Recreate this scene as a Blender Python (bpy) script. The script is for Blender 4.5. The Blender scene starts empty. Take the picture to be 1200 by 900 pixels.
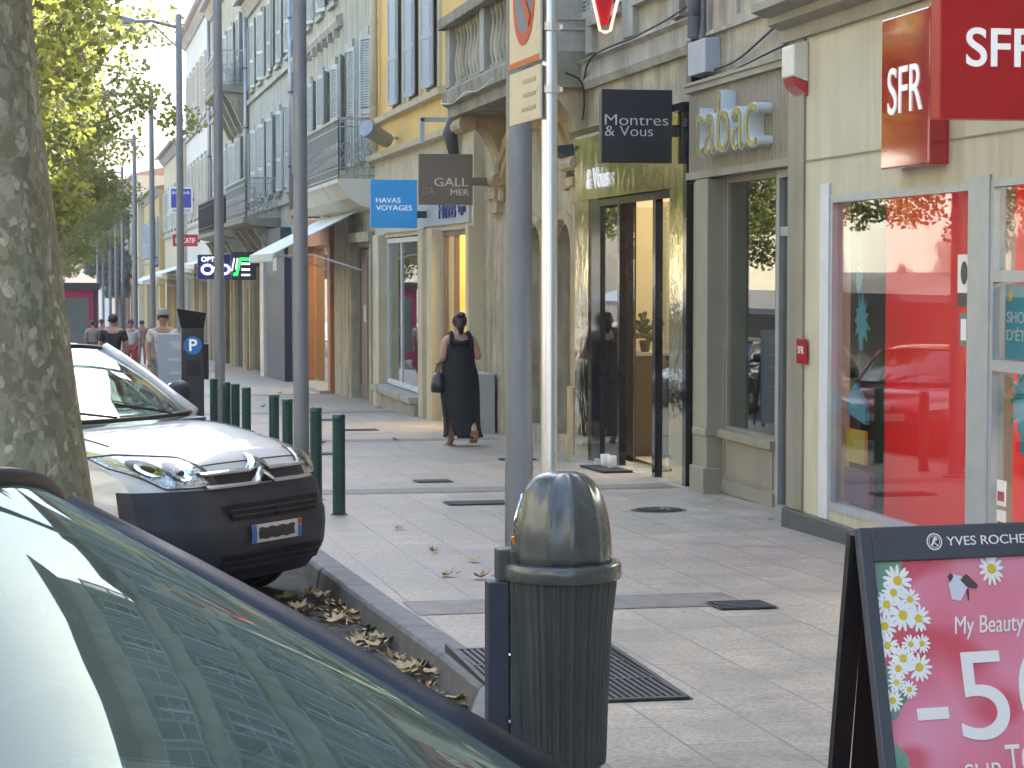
import bpy, bmesh, math, random
from mathutils import Vector, Matrix
R = math.radians
PI = math.pi
random.seed(11)
SC = bpy.context.scene
COL = SC.collection
G = -0.022            # the street falls gently away from the viewer
ROAD = -0.14          # road surface below the pavement


def gz(y):
    return G * y


# ------------------------------------------------------------------ mesh building
class MB:
    def __init__(s):
        s.v = []
        s.f = []

    def add(s, vs, fs):
        n = len(s.v)
        s.v += [tuple(v) for v in vs]
        s.f += [tuple(n + i for i in f) for f in fs]
        return s

    def box(s, x0, x1, y0, y1, z0, z1):
        x0, x1 = min(x0, x1), max(x0, x1)
        y0, y1 = min(y0, y1), max(y0, y1)
        z0, z1 = min(z0, z1), max(z0, z1)
        return s.add([(x0, y0, z0), (x1, y0, z0), (x1, y1, z0), (x0, y1, z0), (x0, y0, z1), (x1, y0, z1), (x1, y1, z1), (x0, y1, z1)],
                     [(0, 3, 2, 1), (4, 5, 6, 7), (0, 1, 5, 4), (1, 2, 6, 5), (2, 3, 7, 6), (3, 0, 4, 7)])

    def quad(s, a, b, c, d):
        return s.add([a, b, c, d], [(0, 1, 2, 3)])

    def bar(s, p, q, w, h=None, up=(0, 0, 1)):
        p, q = Vector(p), Vector(q)
        h = h or w
        d = (q - p).normalized()
        u = Vector(up)
        if abs(d.dot(u)) > .98:
            u = Vector((1, 0, 0))
        a = d.cross(u).normalized()
        b = a.cross(d).normalized()
        vs = []
        for c in (p, q):
            for i, j in ((-1, -1), (1, -1), (1, 1), (-1, 1)):
                vs.append(c + a * (w / 2 * i) + b * (h / 2 * j))
        return s.add(vs, [(0, 3, 2, 1), (4, 5, 6, 7), (0, 1, 5, 4), (1, 2, 6, 5), (2, 3, 7, 6), (3, 0, 4, 7)])

    def tube(s, pts, r, n=8, cap=True):
        pts = [Vector(p) for p in pts]
        rs = r if isinstance(r, (list, tuple)) else [r] * len(pts)
        vs = []
        prev = None
        for i, p in enumerate(pts):
            d = (pts[min(i + 1, len(pts) - 1)] - pts[max(i - 1, 0)]).normalized()
            if prev is None:
                u = Vector((0, 0, 1)) if abs(d.z) < .9 else Vector((1, 0, 0))
                a = d.cross(u).normalized()
            else:
                a = (prev - d * prev.dot(d)).normalized()
            prev = a
            b = d.cross(a)
            for k in range(n):
                t = 2 * PI * k / n
                vs.append(p + (a * math.cos(t) + b * math.sin(t)) * rs[i])
        fs = []
        for i in range(len(pts) - 1):
            for k in range(n):
                fs.append((i * n + k, i * n + (k + 1) % n, (i + 1) * n + (k + 1) % n, (i + 1) * n + k))
        if cap:
            fs.append(tuple(range(n - 1, -1, -1)))
            fs.append(tuple((len(pts) - 1) * n + k for k in range(n)))
        return s.add(vs, fs)

    def lathe(s, prof, c=(0, 0, 0), n=32, rf=None, cap=True):
        vs = []
        for r, z in prof:
            for k in range(n):
                t = 2 * PI * k / n
                rr = r if rf is None else rf(r, z, t)
                vs.append((c[0] + rr * math.cos(t), c[1] + rr * math.sin(t), c[2] + z))
        fs = []
        for i in range(len(prof) - 1):
            for k in range(n):
                fs.append((i * n + k, i * n + (k + 1) % n, (i + 1) * n + (k + 1) % n, (i + 1) * n + k))
        if cap:
            fs.append(tuple(range(n - 1, -1, -1)))
            fs.append(tuple((len(prof) - 1) * n + k for k in range(n)))
        return s.add(vs, fs)

    def prism(s, poly, axis, a, b):
        def P(u, v, w):
            return {'x': (w, u, v), 'y': (u, w, v), 'z': (u, v, w)}[axis]
        n = len(poly)
        vs = [P(u, v, a) for u, v in poly] + [P(u, v, b) for u, v in poly]
        fs = [tuple(range(n)), tuple(range(2 * n - 1, n - 1, -1))]
        for i in range(n):
            j = (i + 1) % n
            fs.append((i, j, n + j, n + i))
        return s.add(vs, fs)

    def ell(s, c, r, nu=16, nv=10):
        prof = []
        vs = []
        for i in range(1, nv):
            a = PI * i / nv - PI / 2
            for k in range(nu):
                t = 2 * PI * k / nu
                vs.append((c[0] + r[0] * math.cos(a) * math.cos(t), c[1] + r[1] * math.cos(a) * math.sin(t), c[2] + r[2] * math.sin(a)))
        m = len(vs)
        vs += [(c[0], c[1], c[2] - r[2]), (c[0], c[1], c[2] + r[2])]
        fs = []
        for i in range(nv - 2):
            for k in range(nu):
                fs.append((i * nu + k, i * nu + (k + 1) % nu, (i + 1) * nu + (k + 1) % nu, (i + 1) * nu + k))
        for k in range(nu):
            fs.append((m, (k + 1) % nu, k))
            fs.append((m + 1, (nv - 2) * nu + k, (nv - 2) * nu + (k + 1) % nu))
        return s.add(vs, fs)

    def grid(s, rows, closed=False):
        n = len(rows[0])
        vs = [p for r in rows for p in r]
        fs = []
        for i in range(len(rows) - 1):
            for k in range(n if closed else n - 1):
                fs.append((i * n + k, i * n + (k + 1) % n, (i + 1) * n + (k + 1) % n, (i + 1) * n + k))
        return s.add(vs, fs)

    def build(s, name, mat, parent=None, smooth=False, bevel=0, local=False, fix=True, thick=0, auto=None, sub=0):
        off = Vector((0, 0, 0))
        if parent is not None and not local:
            p = parent
            while p is not None:
                off += p.location
                p = p.parent
        me = bpy.data.meshes.new(name)
        me.from_pydata([(v[0] - off.x, v[1] - off.y, v[2] - off.z) for v in s.v], [], s.f)
        if fix:
            bm = bmesh.new()
            bm.from_mesh(me)
            bmesh.ops.recalc_face_normals(bm, faces=bm.faces)
            bm.to_mesh(me)
            bm.free()
        if smooth:
            me.polygons.foreach_set('use_smooth', [True] * len(me.polygons))
        me.materials.append(mat)
        o = bpy.data.objects.new(name, me)
        COL.objects.link(o)
        if parent is not None:
            o.parent = parent
        if thick:
            m = o.modifiers.new('sol', 'SOLIDIFY')
            m.thickness = thick
            m.offset = 0
        if sub:
            m = o.modifiers.new('sub', 'SUBSURF')
            m.levels = m.render_levels = sub
        if bevel:
            m = o.modifiers.new('bev', 'BEVEL')
            m.width = bevel
            m.segments = 2
            m.limit_method = 'ANGLE'
            m.angle_limit = R(35)
        if auto:
            me.polygons.foreach_set('use_smooth', [True] * len(me.polygons))
            me.set_sharp_from_angle(angle=R(auto))
        return o


def tag(o, label=None, cat=None, group=None, kind=None):
    if label:
        o['label'] = label
    if cat:
        o['category'] = cat
    if group:
        o['group'] = group
    if kind:
        o['kind'] = kind
    return o


def thing(name, label, cat, loc=(0, 0, 0), rz=0, group=None):
    o = bpy.data.objects.new(name, None)
    COL.objects.link(o)
    o.location = loc
    o.rotation_euler = (0, 0, rz)
    o.empty_display_size = .1
    return tag(o, label, cat, group)


def kids(o):
    return [c for c in bpy.data.objects if c.parent == o]


def copy_tree(o, parent=None):
    c = o.copy()
    COL.objects.link(c)
    c.parent = parent
    for k in kids(o):
        copy_tree(k, c)
    return c


def text(name, body, mat, parent, origin, right, upv, height, width=None, ext=.004, cap=True, shear=0, bevel=0, font_h=.72):
    """letters standing on a plane; origin = lower left corner of the line"""
    cu = bpy.data.curves.new(name, 'FONT')
    cu.body = body
    cu.extrude = .05
    cu.offset = bevel
    cu.resolution_u = 9
    ob = bpy.data.objects.new(name, cu)
    COL.objects.link(ob)
    dg = bpy.context.evaluated_depsgraph_get()
    me = bpy.data.meshes.new_from_object(ob.evaluated_get(dg))
    bpy.data.objects.remove(ob)
    xs = [v.co.x for v in me.vertices]
    ys = [v.co.y for v in me.vertices]
    x0, x1, y0, y1 = min(xs), max(xs), min(ys), max(ys)
    sy = height / (y1 - y0)
    sx = (width / (x1 - x0)) if width else sy
    rt, up = Vector(right).normalized(), Vector(upv).normalized()
    nn = rt.cross(up)
    off = Vector((0, 0, 0))
    p = parent
    while p is not None:
        off += p.location
        p = p.parent
    o0 = Vector(origin)
    for v in me.vertices:
        a, b, c = (v.co.x - x0) * sx, (v.co.y - y0) * sy, v.co.z
        a += b * shear
        v.co = o0 - off + rt * a + up * b + nn * (c / .05 * ext)
    me.materials.clear()
    me.materials.append(mat)
    o = bpy.data.objects.new(name, me)
    COL.objects.link(o)
    o.parent = parent
    return o


FL = dict(right=(0, -1, 0), upv=(0, 0, 1))      # writing on the facade, read from the street
FC = dict(right=(1, 0, 0), upv=(0, 0, 1))       # writing on a flag sign, read along the street

# ------------------------------------------------------------------ materials
MATS = {}


def nt(name):
    m = bpy.data.materials.new(name)
    m.use_nodes = True
    t = m.node_tree
    t.nodes.clear()
    out = t.nodes.new('ShaderNodeOutputMaterial')
    return m, t, out


def node(t, typ, **kw):
    n = t.nodes.new(typ)
    for k, v in kw.items():
        if k.startswith('i_'):
            n.inputs[k[2:].replace('_', ' ')].default_value = v
        else:
            setattr(n, k, v)
    return n


def c4(c):
    return (c[0], c[1], c[2], 1)


def mixc(t, fac, a, b, mode='MIX'):
    n = t.nodes.new('ShaderNodeMix')
    n.data_type = 'RGBA'
    n.blend_type = mode
    for key, val in ((0, fac), (6, a), (7, b)):
        if hasattr(val, 'is_output'):
            t.links.new(val, n.inputs[key])
        elif val is not None:
            n.inputs[key].default_value = val if key == 0 else c4(val)
    return n.outputs[2]


def ramp(t, src, stops, interp='LINEAR'):
    n = t.nodes.new('ShaderNodeValToRGB')
    n.color_ramp.interpolation = interp
    e = n.color_ramp.elements
    while len(e) < len(stops):
        e.new(.5)
    for i, (p, c) in enumerate(stops):
        e[i].position = p
        e[i].color = c4(c) if isinstance(c, (tuple, list)) else (c, c, c, 1)
    t.links.new(src, n.inputs[0])
    return n.outputs[0]


def coords(t, scale=(1, 1, 1)):
    tc = t.nodes.new('ShaderNodeTexCoord')
    mp = t.nodes.new('ShaderNodeMapping')
    mp.inputs['Scale'].default_value = scale
    t.links.new(tc.outputs['Object'], mp.inputs[0])
    return mp.outputs[0]


def noise_n(t, vec, scale, detail=5, rough=.55, dist=0):
    n = t.nodes.new('ShaderNodeTexNoise')
    n.inputs['Scale'].default_value = scale
    n.inputs['Detail'].default_value = detail
    n.inputs['Roughness'].default_value = rough
    n.inputs['Distortion'].default_value = dist
    t.links.new(vec, n.inputs['Vector'])
    return n.outputs[0]


def bump_n(t, h, strength, dist=.02):
    n = t.nodes.new('ShaderNodeBump')
    n.inputs['Strength'].default_value = strength
    n.inputs['Distance'].default_value = dist
    t.links.new(h, n.inputs['Height'])
    return n.outputs[0]


def M(name, col, rough=.6, metal=0, var=.12, scale=2.0, bump=0, bscale=60, dirt=None, damt=.5, dscale=(2.2, 2.2, .35), lo=.52, hi=.72, spec=.5, coat=0, rvar=0, emit=0):
    if name in MATS:
        return MATS[name]
    m, t, out = nt(name)
    b = t.nodes.new('ShaderNodeBsdfPrincipled')
    t.links.new(b.outputs[0], out.inputs[0])
    b.inputs['Roughness'].default_value = rough
    b.inputs['Metallic'].default_value = metal
    b.inputs['Specular IOR Level'].default_value = spec
    b.inputs['Coat Weight'].default_value = coat
    b.inputs['Coat Roughness'].default_value = .04
    v = coords(t)
    n1 = noise_n(t, v, scale)
    c = mixc(t, ramp(t, n1, [(.3, 0.), (.7, 1.)]), [x * (1 - var) for x in col], [min(1, x * (1 + var)) for x in col])
    if dirt:
        v2 = coords(t, dscale)
        n2 = noise_n(t, v2, 1.0, 7, .65)
        f = ramp(t, n2, [(lo, 0.), (hi, damt)])
        c = mixc(t, f, c, dirt)
    t.links.new(c, b.inputs['Base Color'])
    if rvar:
        n3 = noise_n(t, v, scale * 3)
        t.links.new(ramp(t, n3, [(.3, max(0, rough - rvar)), (.7, min(1, rough + rvar))]), b.inputs['Roughness'])
    if bump:
        t.links.new(bump_n(t, noise_n(t, v, bscale, 4), bump), b.inputs['Normal'])
    if emit:
        t.links.new(c, b.inputs['Emission Color'])
        b.inputs['Emission Strength'].default_value = emit
    MATS[name] = m
    return m


def glass_mat(name, tint=(1, 1, 1), boost=1.0, rough=0.0, wavy=0.0, gl=(1, 1, 1), film=0, refl_haze_col=(.3, .36, .34)):
    m, t, out = nt(name)
    tr = node(t, 'ShaderNodeBsdfTransparent')
    tr.inputs[0].default_value = c4(tint)
    g = node(t, 'ShaderNodeBsdfGlossy')
    g.inputs[0].default_value = c4(gl)
    g.inputs['Roughness'].default_value = rough
    lw = node(t, 'ShaderNodeLayerWeight')
    lw.inputs[0].default_value = .5
    p = node(t, 'ShaderNodeMath', operation='POWER')
    p.inputs[1].default_value = 5
    t.links.new(lw.outputs['Facing'], p.inputs[0])
    q = node(t, 'ShaderNodeMath', operation='MULTIPLY_ADD', use_clamp=True)
    q.inputs[1].default_value = .96
    q.inputs[2].default_value = .04 * boost
    t.links.new(p.outputs[0], q.inputs[0])
    mx = node(t, 'ShaderNodeMixShader')
    t.links.new(q.outputs[0], mx.inputs[0])
    t.links.new(tr.outputs[0], mx.inputs[1])
    t.links.new(g.outputs[0], mx.inputs[2])
    last = mx.outputs[0]
    if film:  # pale hazy reflection put into the glass as a diffuse colour
        df = node(t, 'ShaderNodeBsdfDiffuse')
        df.inputs[0].default_value = c4(refl_haze_col)
        m2 = node(t, 'ShaderNodeMixShader')
        fn = noise_n(t, coords(t), 3, 6, .7)
        t.links.new(ramp(t, fn, [(.25, film * .6), (.75, film * 1.4)]), m2.inputs[0])
        t.links.new(last, m2.inputs[1])
        t.links.new(df.outputs[0], m2.inputs[2])
        last = m2.outputs[0]
    t.links.new(last, out.inputs[0])
    if wavy:
        v = coords(t)
        nn = bump_n(t, noise_n(t, v, 1.3, 2), wavy, .05)
        t.links.new(nn, g.inputs['Normal'])
    return m


def emis(name, col, s):
    m, t, out = nt(name)
    b = node(t, 'ShaderNodeBsdfPrincipled')
    b.inputs['Base Color'].default_value = c4(col)
    b.inputs['Emission Color'].default_value = c4(col)
    b.inputs['Emission Strength'].default_value = s
    b.inputs['Roughness'].default_value = .35
    t.links.new(b.outputs[0], out.inputs[0])
    return m


def paving_mat():
    m, t, out = nt('stone paving')
    b = node(t, 'ShaderNodeBsdfPrincipled')
    t.links.new(b.outputs[0], out.inputs[0])
    tc = node(t, 'ShaderNodeTexCoord')
    sp = node(t, 'ShaderNodeSeparateXYZ')
    cb = node(t, 'ShaderNodeCombineXYZ')
    t.links.new(tc.outputs['Object'], sp.inputs[0])
    t.links.new(sp.outputs[1], cb.inputs[0])
    t.links.new(sp.outputs[0], cb.inputs[1])
    br = node(t, 'ShaderNodeTexBrick', offset=.5, squash=1)
    t.links.new(cb.outputs[0], br.inputs['Vector'])
    br.inputs['Scale'].default_value = 1
    br.inputs['Brick Width'].default_value = .8
    br.inputs['Row Height'].default_value = .4
    br.inputs['Mortar Size'].default_value = .007
    br.inputs['Mortar Smooth'].default_value = .4
    br.inputs['Color1'].default_value = (.40, .335, .255, 1)
    br.inputs['Color2'].default_value = (.53, .45, .345, 1)
    br.inputs['Mortar'].default_value = (.13, .12, .105, 1)
    v = tc.outputs['Object']
    big = noise_n(t, v, .35, 4)
    c = mixc(t, ramp(t, big, [(.35, 0.), (.65, .55)]), br.outputs['Color'], (.50, .395, .305))
    mott = noise_n(t, v, 2.2, 8, .7)
    c = mixc(t, ramp(t, mott, [(.34, .7), (.62, 0.)]), c, (.25, .23, .195))
    fine = noise_n(t, v, 42, 3, .75)
    c = mixc(t, ramp(t, fine, [(.38, .62), (.55, 0.)]), c, (.16, .145, .125))
    st = noise_n(t, v, .9, 6, .75, .6)
    c = mixc(t, ramp(t, st, [(.56, 0.), (.68, .4)]), c, (.2, .175, .145))
    gum = node(t, 'ShaderNodeTexVoronoi')
    gum.inputs['Scale'].default_value = 3.2
    t.links.new(v, gum.inputs['Vector'])
    c = mixc(t, ramp(t, gum.outputs['Distance'], [(.045, .55), (.07, 0.)]), c, (.13, .12, .11))
    t.links.new(c, b.inputs['Base Color'])
    t.links.new(ramp(t, mott, [(.3, .42), (.7, .62)]), b.inputs['Roughness'])
    hb = mixc(t, .8, fine, br.outputs['Fac'], 'SUBTRACT')
    t.links.new(bump_n(t, hb, .35, .006), b.inputs['Normal'])
    return m


def bark_mat():
    m, t, out = nt('plane bark')
    b = node(t, 'ShaderNodeBsdfPrincipled')
    b.inputs['Roughness'].default_value = .75
    t.links.new(b.outputs[0], out.inputs[0])
    v = coords(t, (1, 1, .62))
    nz = t.nodes.new('ShaderNodeTexNoise')
    nz.inputs['Scale'].default_value = 7
    nz.inputs['Detail'].default_value = 6
    t.links.new(v, nz.inputs['Vector'])
    vm = node(t, 'ShaderNodeVectorMath', operation='MULTIPLY_ADD')
    vm.inputs[1].default_value = (.12, .12, .12)
    t.links.new(nz.outputs['Color'], vm.inputs[0])
    t.links.new(v, vm.inputs[2])
    vo = node(t, 'ShaderNodeTexVoronoi')
    vo.inputs['Scale'].default_value = 15
    t.links.new(vm.outputs[0], vo.inputs['Vector'])
    vo2 = node(t, 'ShaderNodeTexVoronoi')
    vo2.inputs['Scale'].default_value = 34
    t.links.new(vm.outputs[0], vo2.inputs['Vector'])
    s1 = node(t, 'ShaderNodeSeparateColor')
    t.links.new(vo.outputs['Color'], s1.inputs[0])
    s2 = node(t, 'ShaderNodeSeparateColor')
    t.links.new(vo2.outputs['Color'], s2.inputs[0])
    c = ramp(t, s1.outputs[0], [(0, (.15, .155, .10)), (.3, (.215, .22, .145)), (.55, (.28, .275, .195)), (.78, (.17, .145, .095)), (.9, (.42, .39, .29))], 'CONSTANT')
    c2 = ramp(t, s2.outputs[1], [(0, (.17, .175, .115)), (.4, (.26, .26, .18)), (.74, (.13, .115, .07)), (.9, (.50, .47, .37))], 'CONSTANT')
    c = mixc(t, ramp(t, s2.outputs[0], [(0, .25), (.6, .85)], 'CONSTANT'), c, c2)
    c = mixc(t, ramp(t, noise_n(t, coords(t, (1, 1, .5)), 3.5, 5), [(.4, .45), (.65, 0.)]), c, (.15, .12, .075))
    fine = noise_n(t, coords(t), 40, 4)
    c = mixc(t, ramp(t, fine, [(.35, .25), (.65, 0.)]), c, (.10, .09, .065))
    t.links.new(c, b.inputs['Base Color'])
    c = mixc(t, 1.0, c, (1.3, 1.3, 1.28), 'MULTIPLY')
    t.links.new(c, b.inputs['Base Color'])
    hb = mixc(t, .5, vo.outputs['Distance'], fine)
    t.links.new(bump_n(t, hb, .6, .02), b.inputs['Normal'])
    return m


def leaf_mat(name, c0, c1, tr=.5):
    m, t, out = nt(name)
    v = coords(t)
    n1 = noise_n(t, v, 1.7, 6, .8)
    c = mixc(t, ramp(t, n1, [(.35, 0.), (.65, 1.)]), c0, c1)
    d = node(t, 'ShaderNodeBsdfPrincipled')
    d.inputs['Roughness'].default_value = .5
    d.inputs['Specular IOR Level'].default_value = .3
    t.links.new(c, d.inputs['Base Color'])
    tl = node(t, 'ShaderNodeBsdfTranslucent')
    cc = mixc(t, .6, c, (.42, .43, .09))
    t.links.new(cc, tl.inputs[0])
    mx = node(t, 'ShaderNodeMixShader')
    mx.inputs[0].default_value = tr
    t.links.new(d.outputs[0], mx.inputs[1])
    t.links.new(tl.outputs[0], mx.inputs[2])
    t.links.new(mx.outputs[0], out.inputs[0])
    return m


def grooved_mat(name, col, axis, freq, depth=.5, dark=.75):
    """fine ribs pressed into a panel"""
    m, t, out = nt(name)
    b = node(t, 'ShaderNodeBsdfPrincipled')
    b.inputs['Roughness'].default_value = .55
    t.links.new(b.outputs[0], out.inputs[0])
    tc = node(t, 'ShaderNodeTexCoord')
    w = node(t, 'ShaderNodeTexWave', bands_direction=axis, wave_profile='SIN')
    w.inputs['Scale'].default_value = freq
    t.links.new(tc.outputs['Object'], w.inputs['Vector'])
    n1 = noise_n(t, tc.outputs['Object'], 3)
    c = mixc(t, ramp(t, n1, [(.3, 0.), (.7, 1.)]), [x * .88 for x in col], [x * 1.1 for x in col])
    t.links.new(c, b.inputs['Base Color'])
    t.links.new(bump_n(t, w.outputs['Color'], depth, .03), b.inputs['Normal'])
    return m


PAVE = paving_mat()
BARK = bark_mat()
ASPH = M('asphalt', (.062, .062, .064), .8, var=.25, scale=1.2, bump=.5, bscale=130, dirt=(.1, .095, .085), damt=.5, dscale=(1, 1, 1))
KERB = M('kerb stone', (.115, .115, .115), .6, var=.3, scale=7, bump=.35, bscale=70, dirt=(.055, .05, .042), damt=.6, dscale=(4, 2, 4))
BAND = M('dark setts', (.2, .175, .155), .6, var=.25, scale=9, bump=.3, bscale=60)
CAST = M('cast iron', (.05, .05, .052), .5, .3, var=.3, scale=20, bump=.3, bscale=90)
CREAM = M('cream panel', (.54, .51, .385), .5, var=.06, scale=1.2, bump=.06, bscale=14, dirt=(.33, .30, .205), damt=.65, dscale=(3.2, 3.2, .4), lo=.47)
CREAM2 = M('cream render', (.52, .47, .33), .75, var=.1, scale=2, bump=.25, bscale=50, dirt=(.3, .26, .18), damt=.5)
STONE = M('limestone', (.40, .36, .26), .8, var=.2, scale=3.5, bump=.6, bscale=22, dirt=(.09, .085, .06), damt=.75, lo=.46)
STONED = M('stained stone', (.26, .24, .17), .85, var=.25, scale=4, bump=.5, bscale=30, dirt=(.06, .06, .045), damt=.75, lo=.45)
STONEG = M('grey stone', (.38, .365, .31), .8, var=.16, scale=3, bump=.5, bscale=26, dirt=(.11, .105, .085), damt=.7, lo=.48)
YELL = M('yellow render', (.66, .43, .115), .75, var=.08, scale=1.5, bump=.2, bscale=60, dirt=(.42, .3, .13), damt=.45)
GREENW = M('grey green render', (.34, .34, .25), .8, var=.16, scale=1.5, bump=.35, bscale=40, dirt=(.14, .14, .105), damt=.75, lo=.46)
BLUEW = M('blue grey render', (.33, .35, .31), .8, var=.16, scale=1.5, bump=.35, bscale=40, dirt=(.13, .135, .12), damt=.75, lo=.46)
SAND = M('sand render', (.55, .46, .29), .8, var=.1, scale=1.5, bump=.2, bscale=50, dirt=(.3, .26, .18), damt=.45)
OCHRE = M('ochre render', (.52, .36, .12), .8, var=.1, scale=1.5, dirt=(.3, .22, .1), damt=.4)
WHITEW = M('white render', (.62, .60, .52), .75, var=.06, scale=1.5, bump=.2, bscale=50, dirt=(.38, .36, .3), damt=.45)
TILE = grooved_mat('clay roof tiles', (.36, .17, .09), 'Y', 2.6, .9)
ZINC = M('zinc', (.30, .32, .35), .45, .6, var=.15, scale=4, rvar=.12)
ALU = M('aluminium', (.46, .5, .54), .4, .55, var=.06, scale=6, rvar=.08)
ALUB = M('grey painted frame', (.30, .32, .34), .4, .2, var=.05, scale=6)
WHITEF = M('white painted frame', (.62, .66, .68), .4, 0, var=.05, scale=6)
GREYP = M('lamp post grey', (.20, .215, .235), .45, .2, var=.1, scale=3, rvar=.1, dirt=(.1, .1, .1), damt=.35)
BINM = M('bin charcoal', (.08, .088, .085), .26, .1, var=.12, scale=3, rvar=.06, dirt=(.09, .085, .065), damt=.35, dscale=(5, 5, 1.2), coat=.2)
BINB = M('bin body', (.062, .071, .068), .42, .1, var=.15, scale=4, rvar=.1, dirt=(.085, .08, .06), damt=.5, dscale=(8, 8, .8))
BINP = M('bin post blue grey', (.04, .05, .075), .5, .2, var=.15, scale=4)
CHROME = M('chrome', (.75, .77, .8), .12, 1, var=.04)
GALV = M('galvanised tube', (.62, .64, .66), .3, .85, var=.04, scale=3)
GREENB = M('bollard green', (.012, .06, .05), .38, .1, var=.15, scale=6, rvar=.1, dirt=(.05, .07, .06), damt=.3, dscale=(6, 6, 2))
BLACK = M('black paint', (.016, .016, .018), .4, .1, var=.2, scale=5)
BLACKG = M('gloss black panel', (.012, .013, .016), .08, 0, var=.1)
DARKG = M('dark grey', (.055, .058, .062), .45, .1, var=.12, scale=5)
INTD = M('dark interior', (.035, .032, .028), .8, var=.3, scale=1)
INTW = M('warm interior', (.62, .5, .33), .7, var=.08, scale=1)
INTG = M('grey green interior', (.17, .19, .16), .6, var=.08, scale=1)
BROWN = M('dark brown wood', (.035, .022, .016), .4, var=.2, scale=5)
DOORB = M('brown door paint', (.16, .115, .095), .5, var=.1, scale=3, dirt=(.1, .07, .06), damt=.3)
TERRA = M('terracotta paint', (.42, .17, .07), .5, var=.1, scale=3)
NAVY = M('navy paint', (.03, .04, .06), .4, var=.12, scale=3)
TAUPE = M('taupe paint', (.26, .245, .19), .5, var=.1, scale=2, bump=.1, bscale=30, dirt=(.14, .125, .095), damt=.55, lo=.47)
TAUPER = grooved_mat('ribbed taupe panel', (.23, .205, .15), 'Y', 3.4, .7)
GOLD = M('polished bronze', (.62, .565, .36), .07, 1, var=.1, scale=2, bump=.35, bscale=2.6)
SHUT = M('shutter grey white', (.47, .50, .47), .65, var=.12, scale=4, dirt=(.24, .25, .23), damt=.7, lo=.46)
SHUTB = M('shutter blue grey', (.36, .40, .43), .6, var=.08, scale=4)
SHUTC = M('shutter cream', (.56, .52, .42), .6, var=.08, scale=4)
WGLASS = M('window glass', (.02, .025, .03), .03, 0, var=.1, spec=1.0)
IRON = M('wrought iron grey', (.33, .34, .30), .55, .2, var=.15, scale=6)
IROND = M('wrought iron dark', (.03, .034, .036), .5, .3, var=.15, scale=6)
REDG = M('gloss red', (.42, .005, .010), .08, 0, var=.08, scale=2, coat=1.0, bump=.05, bscale=3)
REDD = M('flag red', (.36, .005, .010), .3, 0, var=.1, scale=3, emit=.03)
WHITE = M('white letter', (.80, .80, .78), .4, var=.02)
WHITEE = M('lit white letter', (.8, .8, .78), .4, var=.02, emit=.06)
WHITEP = M('white plastic', (.72, .72, .68), .35, var=.04)
BLUES = M('sign blue', (.03, .26, .62), .35, var=.03, emit=.03)
TAUPES = M('taupe sign', (.20, .165, .125), .35, .2, var=.05)
BLACKS = M('sign black', (.022, .024, .028), .35, var=.08)
NAVYS = M('sign navy', (.02, .025, .16), .35, var=.06)
GLASS = glass_mat('shop glass', (.88, .91, .89), .55)
GLASSD = glass_mat('shop door glass', (.85, .9, .87), 1.5)
CARGLASS = glass_mat('windscreen glass', (.52, .62, .57), 2.6, wavy=.12)
PLASTIC = M('rough black plastic', (.020, .024, .034), .5, var=.15, scale=4, bump=.12, bscale=220, rvar=.08)
RUBBER = M('rubber', (.02, .02, .02), .8, var=.2, scale=8)
WPAINT = M('white car paint', (.66, .665, .65), .3, 0, var=.03, scale=1.5, coat=1.0, dirt=(.5, .48, .43), damt=.25, dscale=(2, 2, 2))
DPAINT = M('dark car paint', (.014, .017, .022), .22, .3, var=.1, scale=2, coat=1.0)
BPAINT = M('blue car paint', (.10, .16, .26), .25, .3, var=.06, scale=2, coat=1.0)
RPAINT = M('red car paint', (.35, .02, .02), .25, .1, var=.06, scale=2, coat=1.0)
SPAINT = M('silver car paint', (.42, .43, .43), .3, .6, var=.04, scale=2, coat=1.0)
SKIN = M('skin', (.45, .25, .17), .5, var=.06, scale=8)
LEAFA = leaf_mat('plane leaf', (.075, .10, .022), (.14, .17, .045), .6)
LEAFB = leaf_mat('shaded plane leaf', (.035, .065, .012), (.08, .115, .02), .5)  # darker copy of the plane leaf, building shade put into the colour
LEAFD = leaf_mat('dark leaf', (.02, .04, .012), (.04, .07, .02), .3)
# ------------------------------------------------------------------ setting
KPTS = [(-60, 1.35), (8.7, 1.35), (9.28, 1.84), (10.1, 1.86), (11.03, 1.84), (12.98, 1.75), (14.94, 1.69), (20, 1.55), (30, 1.3), (50, .95), (100, .8), (400, .8)]


def kx(y):
    for (a, xa), (b, xb) in zip(KPTS, KPTS[1:]):
        if a <= y <= b:
            return xa + (xb - xa) * (y - a) / (b - a)
    return KPTS[-1][1]


mb = MB()
ys = [-80, -40, 0, 40, 100, 200, 400, 700, 1500]
for a, b in zip(ys, ys[1:]):
    mb.quad((-300, a, gz(a) + ROAD), (300, a, gz(a) + ROAD), (300, b, gz(b) + ROAD), (-300, b, gz(b) + ROAD))
tag(mb.build('road', ASPH), kind='structure')

mb = MB()
for (a, xa), (b, xb) in zip(KPTS, KPTS[1:]):
    mb.quad((xa + .17, a, gz(a)), (14, a, gz(a)), (14, b, gz(b)), (xb + .17, b, gz(b)))
pv = mb.build('pavement', PAVE)
tag(pv, kind='structure')

mb = MB()


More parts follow.
